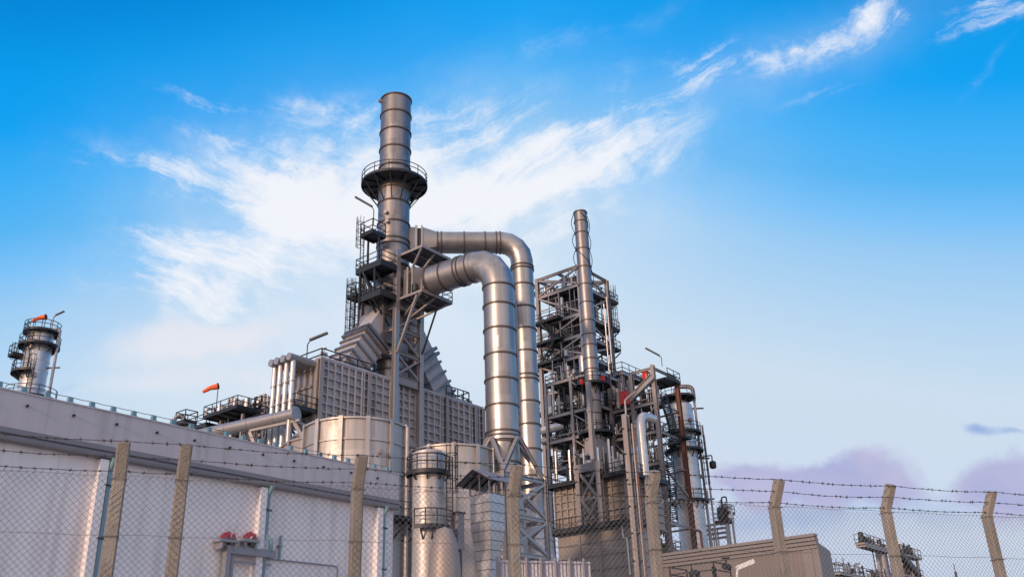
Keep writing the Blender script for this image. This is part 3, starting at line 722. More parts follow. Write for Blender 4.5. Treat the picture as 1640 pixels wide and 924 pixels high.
# ------------------------------------------------------------------ main stack
vfr = VF-.55
_zq = zz(590, bays[2], vfr); uL, uR = uu(633, vfr, _zq), uu(673, vfr, _zq)
US = (uL+uR)/2+.1; VS = max(vv(628, US, _zq), VF+2.0); ps = (US, VS, zz(330, US, VS)); RS = rad(ps, 50)
ztop = zf(148, (US, VS), RS); zlow = ZFT-.1
T = thing('chimney_stack', 'tallest metal chimney stack with ringed sections and a round walkway halfway up', 'chimney', (US, VS, zlow))
z_pl = zz(297, US, VS)
b = MB(); b.lathe((US, VS), [(RS*1.08, zlow), (RS*1.08, zz(470, US, VS)), (RS*1.0, zz(400, US, VS)), (RS, ztop), (RS-.08, ztop), (RS-.1, ztop-3)], 48); sh = b.build('shell', 'cladding', T)
for r in (149, 175, 203, 231, 260, 296, 318, 351, 378, 386, 420, 455, 500, 520, 545, 575, 590):
    z = zf(r, (US, VS), RS); b = MB(); b.ring((US, VS), RS*(1.0 if r < 400 else 1.06), z, .11, .16, 48); b.build('stiffener_ring', 'ring_steel', T)
ring_platform(T, (US, VS), z_pl, RS+.02, rad((US, VS, z_pl), 104), nbr=12, drop=2.6)
for (r, a) in ((165, 150), (340, 200), (355, 205)):
    z = zf(r-(12 if r < 200 else 0), (US, VS), RS); an = math.radians(a); x, y = US+RS*math.cos(an), VS+RS*math.sin(an)
    b = MB(); b.tube([(x-.1*math.cos(an), y-.1*math.sin(an), z), (x+.35*math.cos(an), y+.35*math.sin(an), z)], .22, 10); b.build('nozzle', 'frame_steel', T)
# ------------------------------------------------------------------ stack support frame
zt = zz(401, uL, vfr); vbk = 2*VS-vfr
# the front faces stand close to the stack shoulders, the frame tapers back to it
T = thing('support_frame', 'braced steel frame with dark access platforms round the foot of the tallest stack', 'steel frame', (uL, vfr, ZFB))
for u in (uL, uR):
    zt_u = zt if u == uL else zz(470, uR, vfr)
    column(T, u, vfr, ZFB-1, zt_u, .5, 'pipe_grey', (0, 1, 0)); column(T, u, vbk, ZFT, zt, .5, 'frame_steel', (0, 1, 0))
rows = [606, 563, 525, 490, 468]
zl = [zz(r, uL, vfr) for r in rows]
for i, z in enumerate(zl):
    b = MB(); h = .9 if i == 0 else .35
    b.ibeam((uL+.26, vfr, z), (uR-.26, vfr, z), .3, h, .05); b.build('girder', 'frame_steel', T)
    for u in (uL, uR):
        b = MB(); b.ibeam((u, vfr+.26, z), (u, vbk-.26, z), .3, .35, .05); b.build('girder', 'frame_steel', T)
for i in range(3):
    za, zb2 = zl[i]+(.5 if i == 0 else .2), zl[i+1]-.2
    xbrace(T, (uL+.2, vfr, za), (uR-.2, vfr, za), (uL+.2, vfr, zb2), (uR-.2, vfr, zb2), .2, 'x' if i == 0 else ('\\' if i == 1 else '/'))
xbrace(T, (uR, vfr+.3, zl[0]), (uR, vbk-.3, zl[0]), (uR, vfr+.3, zl[2]), (uR, vbk-.3, zl[2]), .2, 'x')
# left access platforms (towards -u)
for (r, xl, xr, dn) in ((431, 570, 634, 0), (478, 578, 634, 0)):
    up = uL-.2; z = zz(r-1, up, vfr+.5); vb = vv(xl, up-2.2, z)
    platform(T, up-2.2, up, vfr-.2, vb, z, 'uvV' if r < 450 else 'uvV', 1.15, edge=.55)
    b = MB(); b.beam((up-2.0, vfr+1, z-.6), (up+.2, vfr+1, z-2.8), .16); b.build('bracket', 'dark_steel', T)
    b = MB(); b.beam((up-2.0, vb-1, z-.6), (up+.2, vb-1, z-2.8), .16); b.build('bracket', 'dark_steel', T)
    if r == 431:
        b = MB(); b.beam((up-2.1, vb-.6, z-.5), (up-2.1, vb-.6, zz(478, up, vfr)-1), .22); b.build('post', 'dark_steel', T)
        b = MB(); b.beam((up-2.1, vfr+.8, z-.5), (up-2.1, vfr+.8, zz(478, up, vfr)-.2), .16); b.build('post', 'dark_steel', T)
        b = MB(); b.beam((up-2.1, vb-1, z-.5), (up-2.1, vfr+1, zz(478, up, vfr)), .22); b.build('cross_brace', 'dark_steel', T)
        zp1 = z; vpl = vb
# upper small platform and ladders
ul = uL-1.6; zsp = zz(396, ul, vfr+6); v1 = vv(588, ul, zsp); v0 = vv(607, ul, zsp)
platform(T, ul-.9, ul+.9, v0, v1, zsp, 'uvVU', 1.3, edge=.35)
b = MB(); b.ladder((ul-.9, v1-.3), (-1, 0), zp1, zsp+1, .5); b.build('ladder', 'dark_steel', T)
b = MB(); b.beam((ul, v0, zsp-.3), (ul, v0-.2, zp1), .16); b.beam((ul, v1-.2, zsp-.3), (ul, v1-.2, zp1), .16); b.build('post', 'dark_steel', T)
for x in (565, 573):
    vl = vv(x, uL-2, zz(500, uL, vfr+8)); b = MB(); b.ladder((uL-2.0, vl), (-1, 0), ZFT+.2, zz(460, uL-2, vl), .55, True); b.build('ladder', 'dark_steel', T)
zpp = zz(474, uL-2, vl); platform(T, uL-2.6, uL-1.2, vv(577, uL-2, zpp), vv(562, uL-2, zpp), zpp, 'uvV', 1.2)
# right bracket platforms under the two duct mouths
for r, xr, hgt in ((406, 702, 2.4), (476, 704, 1.0)):
    z = zz(r, uL, vfr); dep = 3.2; u1 = uu(xr, vfr-dep*.45, z)
    platform(T, uL+.3, u1, vfr-dep, vfr+.2, z, 'vU' if r > 450 else '', 1.1, m_edge='frame_steel', rmat='frame_steel')
    for uu_ in (uL+.4, (uL+u1)/2, u1-.3):
        b = MB(); b.beam((uu_, vfr-dep+.2, z-.25), (uu_*.4+.6*(uL+uR)/2, vfr, z-hgt-.6), .18); b.build('bracket', 'frame_steel', T)
pA = Vector(hv(668, 472, vfr-3.0)); pB = Vector(hv(636, 564, vfr-.3)); b = MB(); b.beam(pA, pB, .22); b.build('long_strut', 'frame_steel', T)
pA = Vector(hv(702, 487, vfr-2.6)); pB = Vector(hv(676, 567, vfr-.3)); b = MB(); b.beam(pA, pB, .14); b.build('long_strut', 'dark_steel', T)
clutter(T, uL+.5, u1-.5, vfr-2.6, vfr-.4, zz(476, uL, vfr), zz(476, uL, vfr)+1.2, 5, random.Random(8))
fl = pt(598, 374, 90); floodlight('floodlight', 'thin floodlight at the topmost dark platform beside the tallest stack', (ul, (v0+v1)/2, zsp+1.2), 2.2, 1.9, (BX.dot(Vector((1, 0, 0)))*0-.5, 1), .75)

# ------------------------------------------------------------------ square breeching ducts rising to the stack
def breech(sg, label, kind='breeching_duct'):
    w = 1.55; zm1_ = zz(478, US, VS); zm0_ = zz(560, US, VS)
    T = thing(kind, label, 'duct', (US+sg*6, VS, ZFT), 'square ducts climbing to the stack')
    b = MB(); b.box((US+sg*1.0, VS-w, zm0_), (US+sg*2.6, VS+w, zm1_)); b.build('mouth', 'furnace_plate' if sg > 0 else 'cladding', T)
    for (za, zb3) in ((zm1_-.02, zm1_+.22), ((zm0_+zm1_)/2-.1, (zm0_+zm1_)/2+.1), (zm0_-.2, zm0_+.02)):
        b = MB(); b.box((US+sg*.9, VS-w-.18, za), (US+sg*2.85, VS+w+.18, zb3)); b.build('flange', 'cladding', T)
    for vv_ in (-w-.14, w-.1):
        b = MB(); b.box((US+sg*2.55, VS+vv_, zm0_), (US+sg*2.8, VS+vv_+.24, zm1_)); b.build('corner_bar', 'cladding', T)
    # sloping box
    s = Vector((US+sg*1.6, VS, (zm0_+zm1_)/2-.3)); e = Vector((US+sg*(6.6 if sg < 0 else 7.6), VS, ZFT-.6)); d = (e-s).normalized(); n = Vector((-d.z*sg, 0, d.x*sg)); n = n if n.z > 0 else -n
    hw = 1.5
    def sect(t, k): c = s.lerp(e, t); return [c-n*hw*k-Vector((0, w*k, 0)), c-n*hw*k+Vector((0, w*k, 0)), c+n*hw*k+Vector((0, w*k, 0)), c+n*hw*k-Vector((0, w*k, 0))]
    b = MB(); b.hexa(sect(0, .92)+sect(1, .92)); b.build('sloping_duct', 'furnace_plate', T)
    for t in (.32, .38): 
        b = MB(); b.hexa(sect(t, 1.14)+sect(t+.035, 1.14)); b.build('flange', 'cladding', T)
    for t in (.48, .60, .72, .84):
        b = MB(); b.hexa(sect(t, 1.05)+sect(t+.025, 1.05)); b.build('rib', 'cladding', T)
breech(-1, 'square ribbed duct sloping up to the stack from the left half of the furnace roof')
breech(1, 'square ribbed duct sloping up to the stack from the right half of the furnace roof')

# ------------------------------------------------------------------ round flue ducts
def flue(name, label, leg_top, leg_row_px, Y, wleg, start, rings_h, rings_v, bottom, wf, tie):
    P = pt(*leg_top, Y); ue, ve, ze = P; r = rad(pt(leg_row_px[0], leg_row_px[1], Y), wleg)
    st = hz(start[0], start[1], ze) if start[0] > 100 else start; A_ = Vector((st[0], st[1], ze)); Ec = Vector((ue, ve, ze)); dh = (Ec-A_).normalized()
    T = thing(name, label, 'duct', (ue, ve, 0), 'round flue ducts from the stack')
    bend = r*1.9; nseg = 4; arc = []
    for i in range(nseg+1):
        a = math.pi/2*i/nseg; arc.append(Ec-dh*bend+dh*bend*math.sin(a)+Vector((0, 0, -bend+bend*math.cos(a))))
    h0 = A_+dh*1.6
    b = MB(); b.tube([h0]+[arc[0]], r, 40, False); b.build('horizontal_run', 'duct_cladding', T, 20)
    b = MB(); b.tube([arc[0]-dh*.3]+arc+[arc[-1]-Vector((0, 0, .3))], r*1.012, 40, False); b.build('elbow', 'duct_cladding', T, 14)
    b = MB(); b.tube([arc[-1], Vector((ue, ve, bottom))], r, 40, False); b.build('vertical_leg', 'duct_cladding', T, 20)
    L = (arc[0]-h0).length
    for t in rings_h: b = MB(); b.dring(h0+dh*L*t, dh, r, .09, .13, 40); b.build('stiffener_ring', 'ring_steel', T)
    for row in rings_v: z = zf(row, (ue, ve), r); b = MB(); b.ring((ue, ve), r, z, .10, .15, 40); b.build('stiffener_ring', 'ring_steel', T)
    # square-to-round transition and mouth
    side = dh.cross(Vector((0, 0, 1))).normalized(); k = r*.98; n = 40; vs = []; sq = []
    for j in range(n):
        an = 2*math.pi*j/n; ca, sa = math.cos(an), math.sin(an); m = max(abs(ca), abs(sa)); vs.append(A_+side*(ca/m*k*1.04*wf)+Vector((0, 0, sa/m*k*1.12)))
    for j in range(n): an = 2*math.pi*j/n; vs.append(h0+side*r*math.cos(an)+Vector((0, 0, r*math.sin(an))))
    b = MB(); b.add(vs, [(j, (j+1) % n, n+(j+1) % n, n+j) for j in range(n)]); b.build('transition', 'duct_cladding', T, 20)
    def sqbox(t0, t1, kk): 
        q = []
        for t in (t0, t1):
            c = A_+dh*t; q += [c-side*k*1.04*wf*kk-Vector((0, 0, k*1.12*kk)), c+side*k*1.04*wf*kk-Vector((0, 0, k*1.12*kk)), c+side*k*1.04*wf*kk+Vector((0, 0, k*1.12*kk)), c-side*k*1.04*wf*kk+Vector((0, 0, k*1.12*kk))]
        return q
    if wf < 1: tie = max(1.0, (vfr-A_.y)/abs(dh.y)-.05)
    b = MB(); b.hexa(sqbox(-tie, -.75, 1.0)); b.build('mouth', 'cladding', T)
    b = MB(); b.hexa(sqbox(-.78, -.55, 1.12)); b.build('flange', 'pipe_grey', T)
    b = MB(); b.hexa(sqbox(-.55, -.15, .93)); b.build('expansion_joint', 'dark_steel', T)
    b = MB(); b.hexa(sqbox(-.15, .02, 1.12)); b.build('flange', 'pipe_grey', T)
    return T, (ue, ve), r, ze
TB, cB, rB, zB = flue('flue_duct', 'thinner round flue duct running level from the stack then down behind the thicker duct', (834.5, 389), (845, 600), 90, 37, (677, 389), (.0, .06, .42, .75, .93, .99), (421, 426, 452, 488, 523, 559, 597, 604, 640, 677, 717, 760), 0, 1.0, 2.2)
TF, cF, rF, zF = flue('flue_duct', 'thickest round flue duct bending from the stack down to the front support tower', (797, 416), (804, 600), 80, 52, (61.35, 59.85), (.0, .03, .36, .70, .78, .97), (452, 483, 522, 563, 603, 645, 687, 694, 704, 737), 0, .62, 2.3)
z1_, z2_ = zf(560, cF, rF), zf(520, cF, rF)
for (ra, rb) in ((452, 483), (530, 558)):
    b = MB(); an = math.radians(205 if ra > 500 else 215); b.lathe(cF, [(rF+.012, zf(rb-3, cF, rF)), (rF+.012, zf(ra+6, cF, rF))], 4, an-.16, an+.16); b.build('patch_plate', 'bright_cladding' if ra > 500 else 'duct_cladding', TF)
zl_ = zf(520, cF, rF); b = MB(); a_ = math.radians(-52); b.beam((cF[0]+rF*math.cos(a_), cF[1]+rF*math.sin(a_), zf(655, cF, rF)), (cF[0]+rF*math.cos(a_), cF[1]+rF*math.sin(a_), zf(480, cF, rF)), .28, .3); b.build('cable_tray', 'frame_steel', TF)

# ------------------------------------------------------------------ support tower of the ducts
tz = zz(752, cF[0]-3, cF[1]-3)
# nearest corner px 807, left corner 744, right corner 874
cn = pt(806, 753, 76); un, vn, zn = cn
vL = vv(744, un, zn); uRr = uu(872, vn, zn)
T = thing('duct_support_tower', 'galvanised steel trestle with V struts holding the thick flue duct', 'steel frame', (un, vn, 0))
for u, v in ((un, vn), (un, vL), (uRr, vn), (uRr, vL)): column(T, u, v, 0, zn, .36, 'pipe_grey')
lv = [zn, zz(818, un, vn), zz(880, un, vn)]
for z in lv:
    for p, q in (((un, vn), (uRr, vn)), ((un, vn), (un, vL)), ((uRr, vn), (uRr, vL)), ((un, vL), (uRr, vL))):
        b = MB(); b.ibeam((*p, z-.2), (*q, z-.2), .25, .34, .04); b.build('girder', 'pipe_grey', T)
for za, zb2 in zip(lv[1:]+[0], lv):
    xbrace(T, (un, vn, za), (uRr, vn, za), (un, vn, zb2-.3), (uRr, vn, zb2-.3), .24, 'x', 'pipe_grey')
    xbrace(T, (uRr, vn, za), (uRr, vL, za), (uRr, vn, zb2-.3), (uRr, vL, zb2-.3), .2, 'x', 'pipe_grey')
    xbrace(T, (un, vn, za), (un, vL, za), (un, vn, zb2-.3), (un, vL, zb2-.3), .16, '/', 'pipe_grey')
zfl = zf(700, cF, rF)
for p, q, d in (((un, vn), (un, vL), (-1, 0)), ((un, vn), (uRr, vn), (0, -1)), ((uRr, vn), (uRr, vL), (1, 0))):
    ap = Vector((cF[0]+d[0]*(rF+.28), cF[1]+d[1]*(rF+.28), zfl))
    for s_, e in ((-.15, p), (.15, q)):
        o_ = Vector((abs(d[1])*s_, abs(d[0])*s_, 0)); b = MB(); b.ibeam((e[0]+(.02 if e == p else 0), e[1], zn), ap+o_, .30, .32, .05); b.build('inclined_strut', 'pipe_grey', T)
b = MB(); b.ring(cF, rF+.02, zfl+.05, .16, .26, 40); b.build('support_collar', 'pipe_grey', T)

# ================================================================== TANKS
def tank(name, label, px, row_top, Y, r_px, ribs, rows_ring, base=0, Toff=0):
    c = pt(px, row_top, Y); r = rad(c, r_px); z1 = zf(row_top, c, r)
    T = thing(name, label, 'tank', (c[0], c[1], 0), 'big cylindrical tanks under the furnace')
    b = MB(); b.lathe(c, [(r, base), (r, z1), (r-.15, z1+.02), (.01, z1+.6)], 64); b.build('shell', 'tank_steel', T)
    b = MB(); b.ring(c, r, z1-.02, .16, .14, 64); b.build('rim', 'tank_steel', T)
    for row in rows_ring: b = MB(); b.ring(c, r, zf(row, c, r), .10, .12, 64); b.build('stiffener_ring', 'tank_steel', T)
    for a in ribs:
        an = math.radians(a); ca, sa = math.cos(an), math.sin(an); b = MB(); b.ibeam((c[0]+(r+.11)*ca, c[1]+(r+.11)*sa, base), (c[0]+(r+.11)*ca, c[1]+(r+.11)*sa, z1+.1), .34, .3, .05, (ca, sa, 0)); b.build('stiffener', 'tank_steel', T)
    for a, fz in ((205, .80), (232, .62), (255, .88)):
        an = math.radians(a); z = z1*fz; b = MB(); b.tube([(c[0]+(r-.1)*math.cos(an), c[1]+(r-.1)*math.sin(an), z), (c[0]+(r+.38)*math.cos(an), c[1]+(r+.38)*math.sin(an), z)], .16, 10); b.build('nozzle', 'frame_steel', T)
    return T, c, r, z1
ribs = [117+(-27*i) for i in range(0, 13)]
T1, cT1, rT1, zT1 = tank('storage_tank', 'wide pale cylindrical tank with vertical stiffeners standing just above the warehouse parapet', 571, 668, 72, 160, [128+28*i for i in range(-1, 11)], (702, 750, 800))
ct3 = pt(545, 697, 76); r3 = rad(ct3, 178); z3 = zf(697, ct3, r3)
T = thing('storage_tank', 'lower tan drum mostly hidden behind the wide pale tank beside the pipe bracket', 'tank', (ct3[0], ct3[1], 0), 'big cylindrical tanks under the furnace')
b = MB(); b.lathe(ct3, [(r3, 0), (r3, z3), (.01, z3+.3)], 56); b.build('shell', 'end_plate', T)
b = MB(); b.ring(ct3, r3, z3, .12, .14, 56); b.build('rim', 'end_plate', T); b = MB(); b.ring(ct3, r3, z3-1.6, .08, .1, 56); b.build('stiffener_ring', 'end_plate', T)
for a in (128, 150, 172, 194): an = math.radians(a); ca, sa = math.cos(an), math.sin(an); b = MB(); b.ibeam((ct3[0]+(r3+.1)*ca, ct3[1]+(r3+.1)*sa, 0), (ct3[0]+(r3+.1)*ca, ct3[1]+(r3+.1)*sa, z3), .3, .26, .05, (ca, sa, 0)); b.build('stiffener', 'end_plate', T)
T2, cT2, rT2, zT2 = tank('storage_tank', 'cylindrical tank with stiffeners half hidden by the white clad duct and small vessel', 724, 711, 79, 134, [128+32*i for i in range(-1, 11)], (738, 765, 795, 830))
# dark riser pipe between the tanks
zr = zz(700, cT1[0], cT1[1]); pr = pt(652, 740, 70)
T = thing('riser_pipe', 'slim grey vertical pipe standing between the two cylindrical tanks', 'pipe', (pr[0], pr[1], 0)); pipe(T, [(pr[0], pr[1], 0), (pr[0], pr[1], zz(684, pr[0], pr[1]))], .16, 'frame_steel', 'pipe_run')
b = MB(); b.ring(pr, .16, zz(760, pr[0], pr[1]), .1, .15, 12); b.build('flange', 'dark_steel', T)
# platform round tank one foot, near the warehouse end
T = thing('access_platform', 'dark curved access platform at the foot of the widest tank beside the warehouse end', 'platform', (cT1[0], cT1[1], 0))
zp = zz(817, *pt(640, 817, 66)[:2]); ring_platform(T, (cT1[0], cT1[1]), zp, rT1+.1, rT1+1.7, 200, 330, 8, True, 1.4)

# ------------------------------------------------------------------ small vessel with platforms
cv = pt(686, 760, 66); rv = rad(cv, 50); zt = zf(718, cv, rv); zb_ = zf(843, cv, rv)
T = thing('burner_vessel', 'slim warm lit cylindrical vessel with caged ladder and two platforms in front of second tank', 'vessel', (cv[0], cv[1], 0))
b = MB(); b.lathe(cv, [(rv*1.5, 0), (rv*1.42, zb_-9), (rv*1.25, zb_-6.5), (rv*1.08, zb_-4.5), (rv, zb_-2.5), (rv, zb_), (rv, zt-.2), (rv*.9, zt), (.01, zt+.15)], 36); b.build('shell', 'tank_steel', T)
for r in (722, 760, 785, 812, 842): b = MB(); b.ring(cv, rv, zf(r, cv, rv), .06, .1, 36); b.build('band', 'tank_steel', T)
z = zf(752, cv, rv); ring_platform(T, cv, z, rv+.03, rv+.42, 110, 330, 5, True, .6)
z = zf(841, cv, rv); ring_platform(T, cv, z, rv+.03, rv+.6, 190, 345, 5, True, .9)
lp = pt(720, 790, 65.2); b = MB(); b.ladder((lp[0], lp[1]), (-.3, -1), zf(840, cv, rv), zf(735, cv, rv)+.2, .5); b.build('ladder', 'dark_steel', T)
# bulging wrapped hopper and dark chute
ch = pt(712, 900, 63); rh = rad(ch, 44); zh = zz(848, ch[0], ch[1])
T = thing('wrapped_hopper', 'bulging grey wrapped hopper beside the white clad duct at the bottom', 'hopper', (ch[0], ch[1], 0))
b = MB(); b.lathe(ch, [(rh*1.15, 0), (rh*1.22, zh-5), (rh*1.2, zh-3), (rh*1.08, zh-1.6), (rh*.85, zh-.6), (rh*.6, zh), (.05, zh+.2)], 16); b.build('shell', 'tarp', T, 60)
b = MB(); b.ring(ch, rh*1.2, zh-3.2, .05, .1, 16); b.build('band', 'tarp', T)
cd = pt(733, 850, 67); T = thing('chute', 'dark rectangular chute hanging between the slim vessel and white clad duct', 'chute', (cd[0], cd[1], 0))
w = rad(cd, 15); b = MB(); b.box((cd[0]-w, cd[1]-w, zz(880, cd[0], cd[1])), (cd[0]+w, cd[1]+w, zz(823, cd[0], cd[1]))); b.build('body', 'gutter_paint', T); b = MB(); b.box((cd[0]-w-.08, cd[1]-w-.08, zz(823, cd[0], cd[1])), (cd[0]+w+.08, cd[1]+w+.08, zz(823, cd[0], cd[1])+.12)); b.box((cd[0]-.2, cd[1]-.2, 0), (cd[0]+.2, cd[1]+.2, zz(880, cd[0], cd[1])-.01)); b.build('flange', 'dark_steel', T)

# ------------------------------------------------------------------ white clad square duct with canopy
cw = pt(784, 788, 68); u0, v0, zw = cw; vw = vv(753, u0, zw); uw = uu(807, v0, zw)
T = thing('clad_air_duct', 'white sheet clad square duct with horizontal seams narrowing downward below the canopy', 'duct', (u0, v0, 0))
zc1, zc2 = zz(842, u0, v0), zz(897, u0, v0)
um, vm = (u0+uw)/2, (v0+vw)/2
def ring4(z, k): return [(um+(a-um)*k, vm+(c-vm)*k, z) for a, c in ((u0, v0), (uw, v0), (uw, vw), (u0, vw))]
kb = .66
b = MB(); b.hexa(ring4(zc1, 1)+ring4(zw, 1)); b.build('upper_body', 'white_sheet', T)
b = MB(); b.hexa(ring4(zc2, kb)+ring4(zc1, .999)); b.build('tapered_body', 'white_sheet', T)
b = MB(); b.hexa(ring4(0, kb)+ring4(zc2, kb-.001)); b.build('lower_body', 'white_sheet', T)
zr_ = zw; step = (zw-zc2)/7.2
while zr_ > 1:
    k = 1 if zr_ >= zc1 else (kb+(1-kb)*(zr_-zc2)/(zc1-zc2) if zr_ > zc2 else kb)
    b = MB(); b.hexa(ring4(zr_-.025, k+.015)+ring4(zr_+.025, k+.015)); b.build('seam_bar', 'ring_steel', T); zr_ -= step
T = thing('canopy', 'small dark gabled rain canopy on posts above the white clad duct', 'canopy', (um, vm, zw))
e = .75; z0, z1 = zw+.75, zw+1.75
b = MB(); A1_, A2_, B1_, B2_ = (u0-e, v0-e, z0), (uw+e, v0-e, z0), (uw+e, vw+e, z0), (u0-e, vw+e, z0); R1_, R2_ = (u0-e, vm, z1), (uw+e, vm, z1)
th = Vector((0, 0, .08))
def slab(q): 
    q = [Vector(x) for x in q]; b.hexa(q+[x+th for x in q])
slab([A1_, A2_, R2_, R1_]); slab([R1_, R2_, B1_, B2_]); b.build('roof', 'conduit', T)
for (u, v) in ((u0, v0), (uw, v0), (u0, vw), (uw, vw), (um, v0), (u0, vm)):
    b = MB(); b.beam((u, v, zw), (u, v, z0+.3 if v != vm else z1-.1), .10); b.build('post', 'frame_steel', T)
b = MB()
for t in range(5): u = u0-e+(uw-u0+2*e)*t/4; b.beam((u, v0-e, z0-.06), (u, vm, z1-.06), .08, .1); b.beam((u, vm, z1-.06), (u, vw+e, z0-.06), .08, .1)
b.build('rafters', 'dark_steel', T)
# big silver clad bottom of the rear duct
T = thing('clad_drum', 'silver clad drum at the bottom of the thinner flue duct behind the trestle', 'drum', (cB[0], cB[1], 0)); zd = zz(815, cB[0], cB[1])
b = MB(); b.lathe(cB, [(rB*1.7, 0), (rB*1.7, zd-4.5), (rB*1.45, zd-1.5), (rB*1.03, zd)], 40); b.build('shell', 'white_sheet', T)
for z in (zd-1.5, zd-3, zd-4.5, zd-6): b = MB(); b.ring(cB, rB*(1.45 if z > zd-2 else 1.66), z, .06, .1, 40); b.build('band', 'white_sheet', T)
# front duct foot
T = thing('clad_drum', 'silver clad drum at the foot of the thick flue duct inside the trestle', 'drum', (cF[0], cF[1], 0)); zd = zz(800, cF[0], cF[1])
b = MB(); b.lathe(cF, [(rF*1.25, 0), (rF*1.25, zd-3.5), (rF*1.15, zd-1), (rF*1.03, zd)], 40); b.build('shell', 'white_sheet', T)
for z in (zd-1, zd-2.5, zd-4): b = MB(); b.ring(cF, rF*1.22, z, .06, .1, 40); b.build('band', 'white_sheet', T)
# hoarding at the bottom
h0 = pt(795, 896, 50); 
T = thing('sheet_hoarding', 'pale lilac sheet metal hoarding at the bottom edge below the trestle', 'fence', (h0[0], h0[1], 0))
hA = p2w(*h0); hB = p2w(*pt(945, 904, 52)); P_ = w2p(hA), w2p(hB); d = (Vector(P_[1])-Vector(P_[0])); d.z = 0; n_ = 26; side = Vector((-d.y, d.x, 0)).normalized()
b = MB(); vs = []
for i in range(n_*2+1):
    for z in (0, hA.z): 
        o_ = side*(.06 if (i//1) % 2 else 0); vs.append(Vector((P_[0][0], P_[0][1], z))+d*(i/(n_*2))+o_)
b.add(vs, [(2*i, 2*i+2, 2*i+3, 2*i+1) for i in range(n_*2)]); b.build('sheet', 'hoarding', T, 10)
for i in range(0, n_+1, 4):
    q = Vector((P_[0][0], P_[0][1], 0))+d*(i/n_)-side*.1; b = MB(); b.beam(q, q+Vector((0, 0, hA.z+.15)), .12); b.build('post', 'frame_steel', T)
b = MB(); b.beam(Vector((P_[0][0], P_[0][1], hA.z-.1))-side*.03, Vector((P_[0][0], P_[0][1], hA.z-.1))+d-side*.03, .06); b.build('rail', 'hoarding', T)

# ================================================================== RIGHT: tall open steel tower
ct = pt(926, 424, 115.0); un, vn, ztw = ct
vL = vv(860, un, ztw); uRr = uu(971, vn, ztw)
zdk = [zz(r, un, vL) for r in (476, 521, 554, 586, 631, 674, 712, 750)]
T = thing('process_tower', 'tall open steel tower with stacked dark decks and zigzag bracing behind the slim chimney', 'steel tower', (un, vn, 0))
for u, v in ((un, vn), (un, vL), (uRr, vn), (uRr, vL)): column(T, u, v, 0, ztw, .5)
ztops = [ztw]+zdk+[0]
# crown frame
for p, q in (((un, vn), (uRr, vn)), ((un, vn), (un, vL)), ((uRr, vn), (uRr, vL)), ((un, vL), (uRr, vL)), ((un, vL), (uRr, vn)), ((un, (vn+vL)/2), (uRr, (vn+vL)/2))):
    b = MB(); dz = -.15 if p[0] == un and q == (uRr, vn) and p[1] == vL else 0; b.ibeam((*p, ztw-.2+dz), (*q, ztw-.2+dz), .3, .36, .05); b.build('crown_beam', 'frame_steel', T)
rnd = random.Random(11)
for i, z in enumerate(zdk):
    platform(T, un+.05, uRr, vn+.05, vL, z, 'uvUV', 1.15, 'frame_steel', edge=.4)
    ztp = ztops[i]
    # left-facing side (u = un) and right-facing side (v = vn)
    h1 = ztp-.3
    pat = 'x/\\x/\\xx'[i]
    vmid = (vn+vL)/2
    xbrace(T, (un, vn, z), (un, vL, z), (un, vn, h1), (un, vL, h1), .24, pat)
    xbrace(T, (un, vn, z), (uRr, vn, z), (un, vn, h1), (uRr, vn, h1), .22, '\\/'[i % 2])
    xbrace(T, (uRr, vn, z), (uRr, vL, z), (uRr, vn, h1), (uRr, vL, h1), .2, '/\\'[i % 2])
    b = MB(); b.ibeam((un, vmid, z), (un, vmid, h1 if i else z+.1), .16, .16, .03); b.build('hanger', 'frame_steel', T)
    for k in range(1, 4):
        if k == 2: continue
        v = vn+(vL-vn)*k/4; b = MB(); b.ibeam((un+.1, v, z), (un+.1, v, h1), .10, .10, .02); b.build('hanger', 'frame_steel', T)
    zm_ = (z+h1)/2; b = MB(); b.ibeam((un+.05, vn, zm_), (un+.05, vL, zm_), .10, .12, .02); b.build('mid_rail', 'frame_steel', T)
    clutter(T, un+.1, un+1.2, vn+.4, vL-.4, z, ztp-.3, 14, rnd, .25, .6)
    if i: clutter(T, un+.8, uRr-.6, vn+.6, vL-.8, z, ztp-.3, 22 if i < 4 else 26, rnd, .6)
    else: clutter(T, un+2, uRr-.6, vn+.4, vL-2, z, z+2.0, 6, rnd, .8, .8)
# tall vessel in the middle of the tower
vessel(T, ((un+uRr)/2, (vn+vL)/2+.6), 1.25, zdk[4], zdk[0]-.8, 'pipe_grey', 'core_vessel', 28)
vessel(T, ((un+uRr)/2-.5, vn+1.6), .8, zdk[2], zdk[0]+1.4, 'dark_steel', 'core_vessel', 20)
for za, zb_, s in ((zdk[3], zdk[2], 1), (zdk[2], zdk[1], -1)):
    b = MB(); va, vb = vL-.6, vL-3.2; va, vb = (va, vb) if s > 0 else (vb, va)
    b.stair((un-.9, va, za), (un-.9, vb, zb_), (1, 0, 0)); b.build('stair', 'dark_steel', T)
for i in (1, 2, 3):
    platform(T, un-1.0, un-.05, vL-4.0, vL+.3, zdk[i], 'uv', 1.1)
# outrigger balconies on the right side, with ladders
for i, r in enumerate((0, 1, 2)):
    z = zdk[r]-.1; platform(T, uRr+.1, uRr+2.4-.2*i, vn-.2, vn+2.4, z, 'vUV', 1.2)
    b = MB(); b.beam((uRr+2.2, vn, z-.3), (uRr, vn, z-2), .14); b.build('bracket', 'dark_steel', T)
b = MB(); b.ladder((uRr+.75, vn-.15), (0, -1), zdk[2], zdk[0]+1.2, .5); b.build('ladder', 'dark_steel', T)
pipe(T, [(uRr-.8, vn-.3, zdk[7]), (uRr-.8, vn-.3, zdk[0]-.2)], .14, 'pipe_grey'); pipe(T, [(uRr-1.6, vn-.25, zdk[4]), (uRr-1.6, vn-.25, zdk[0]-1.5)], .09, 'bright_cladding')
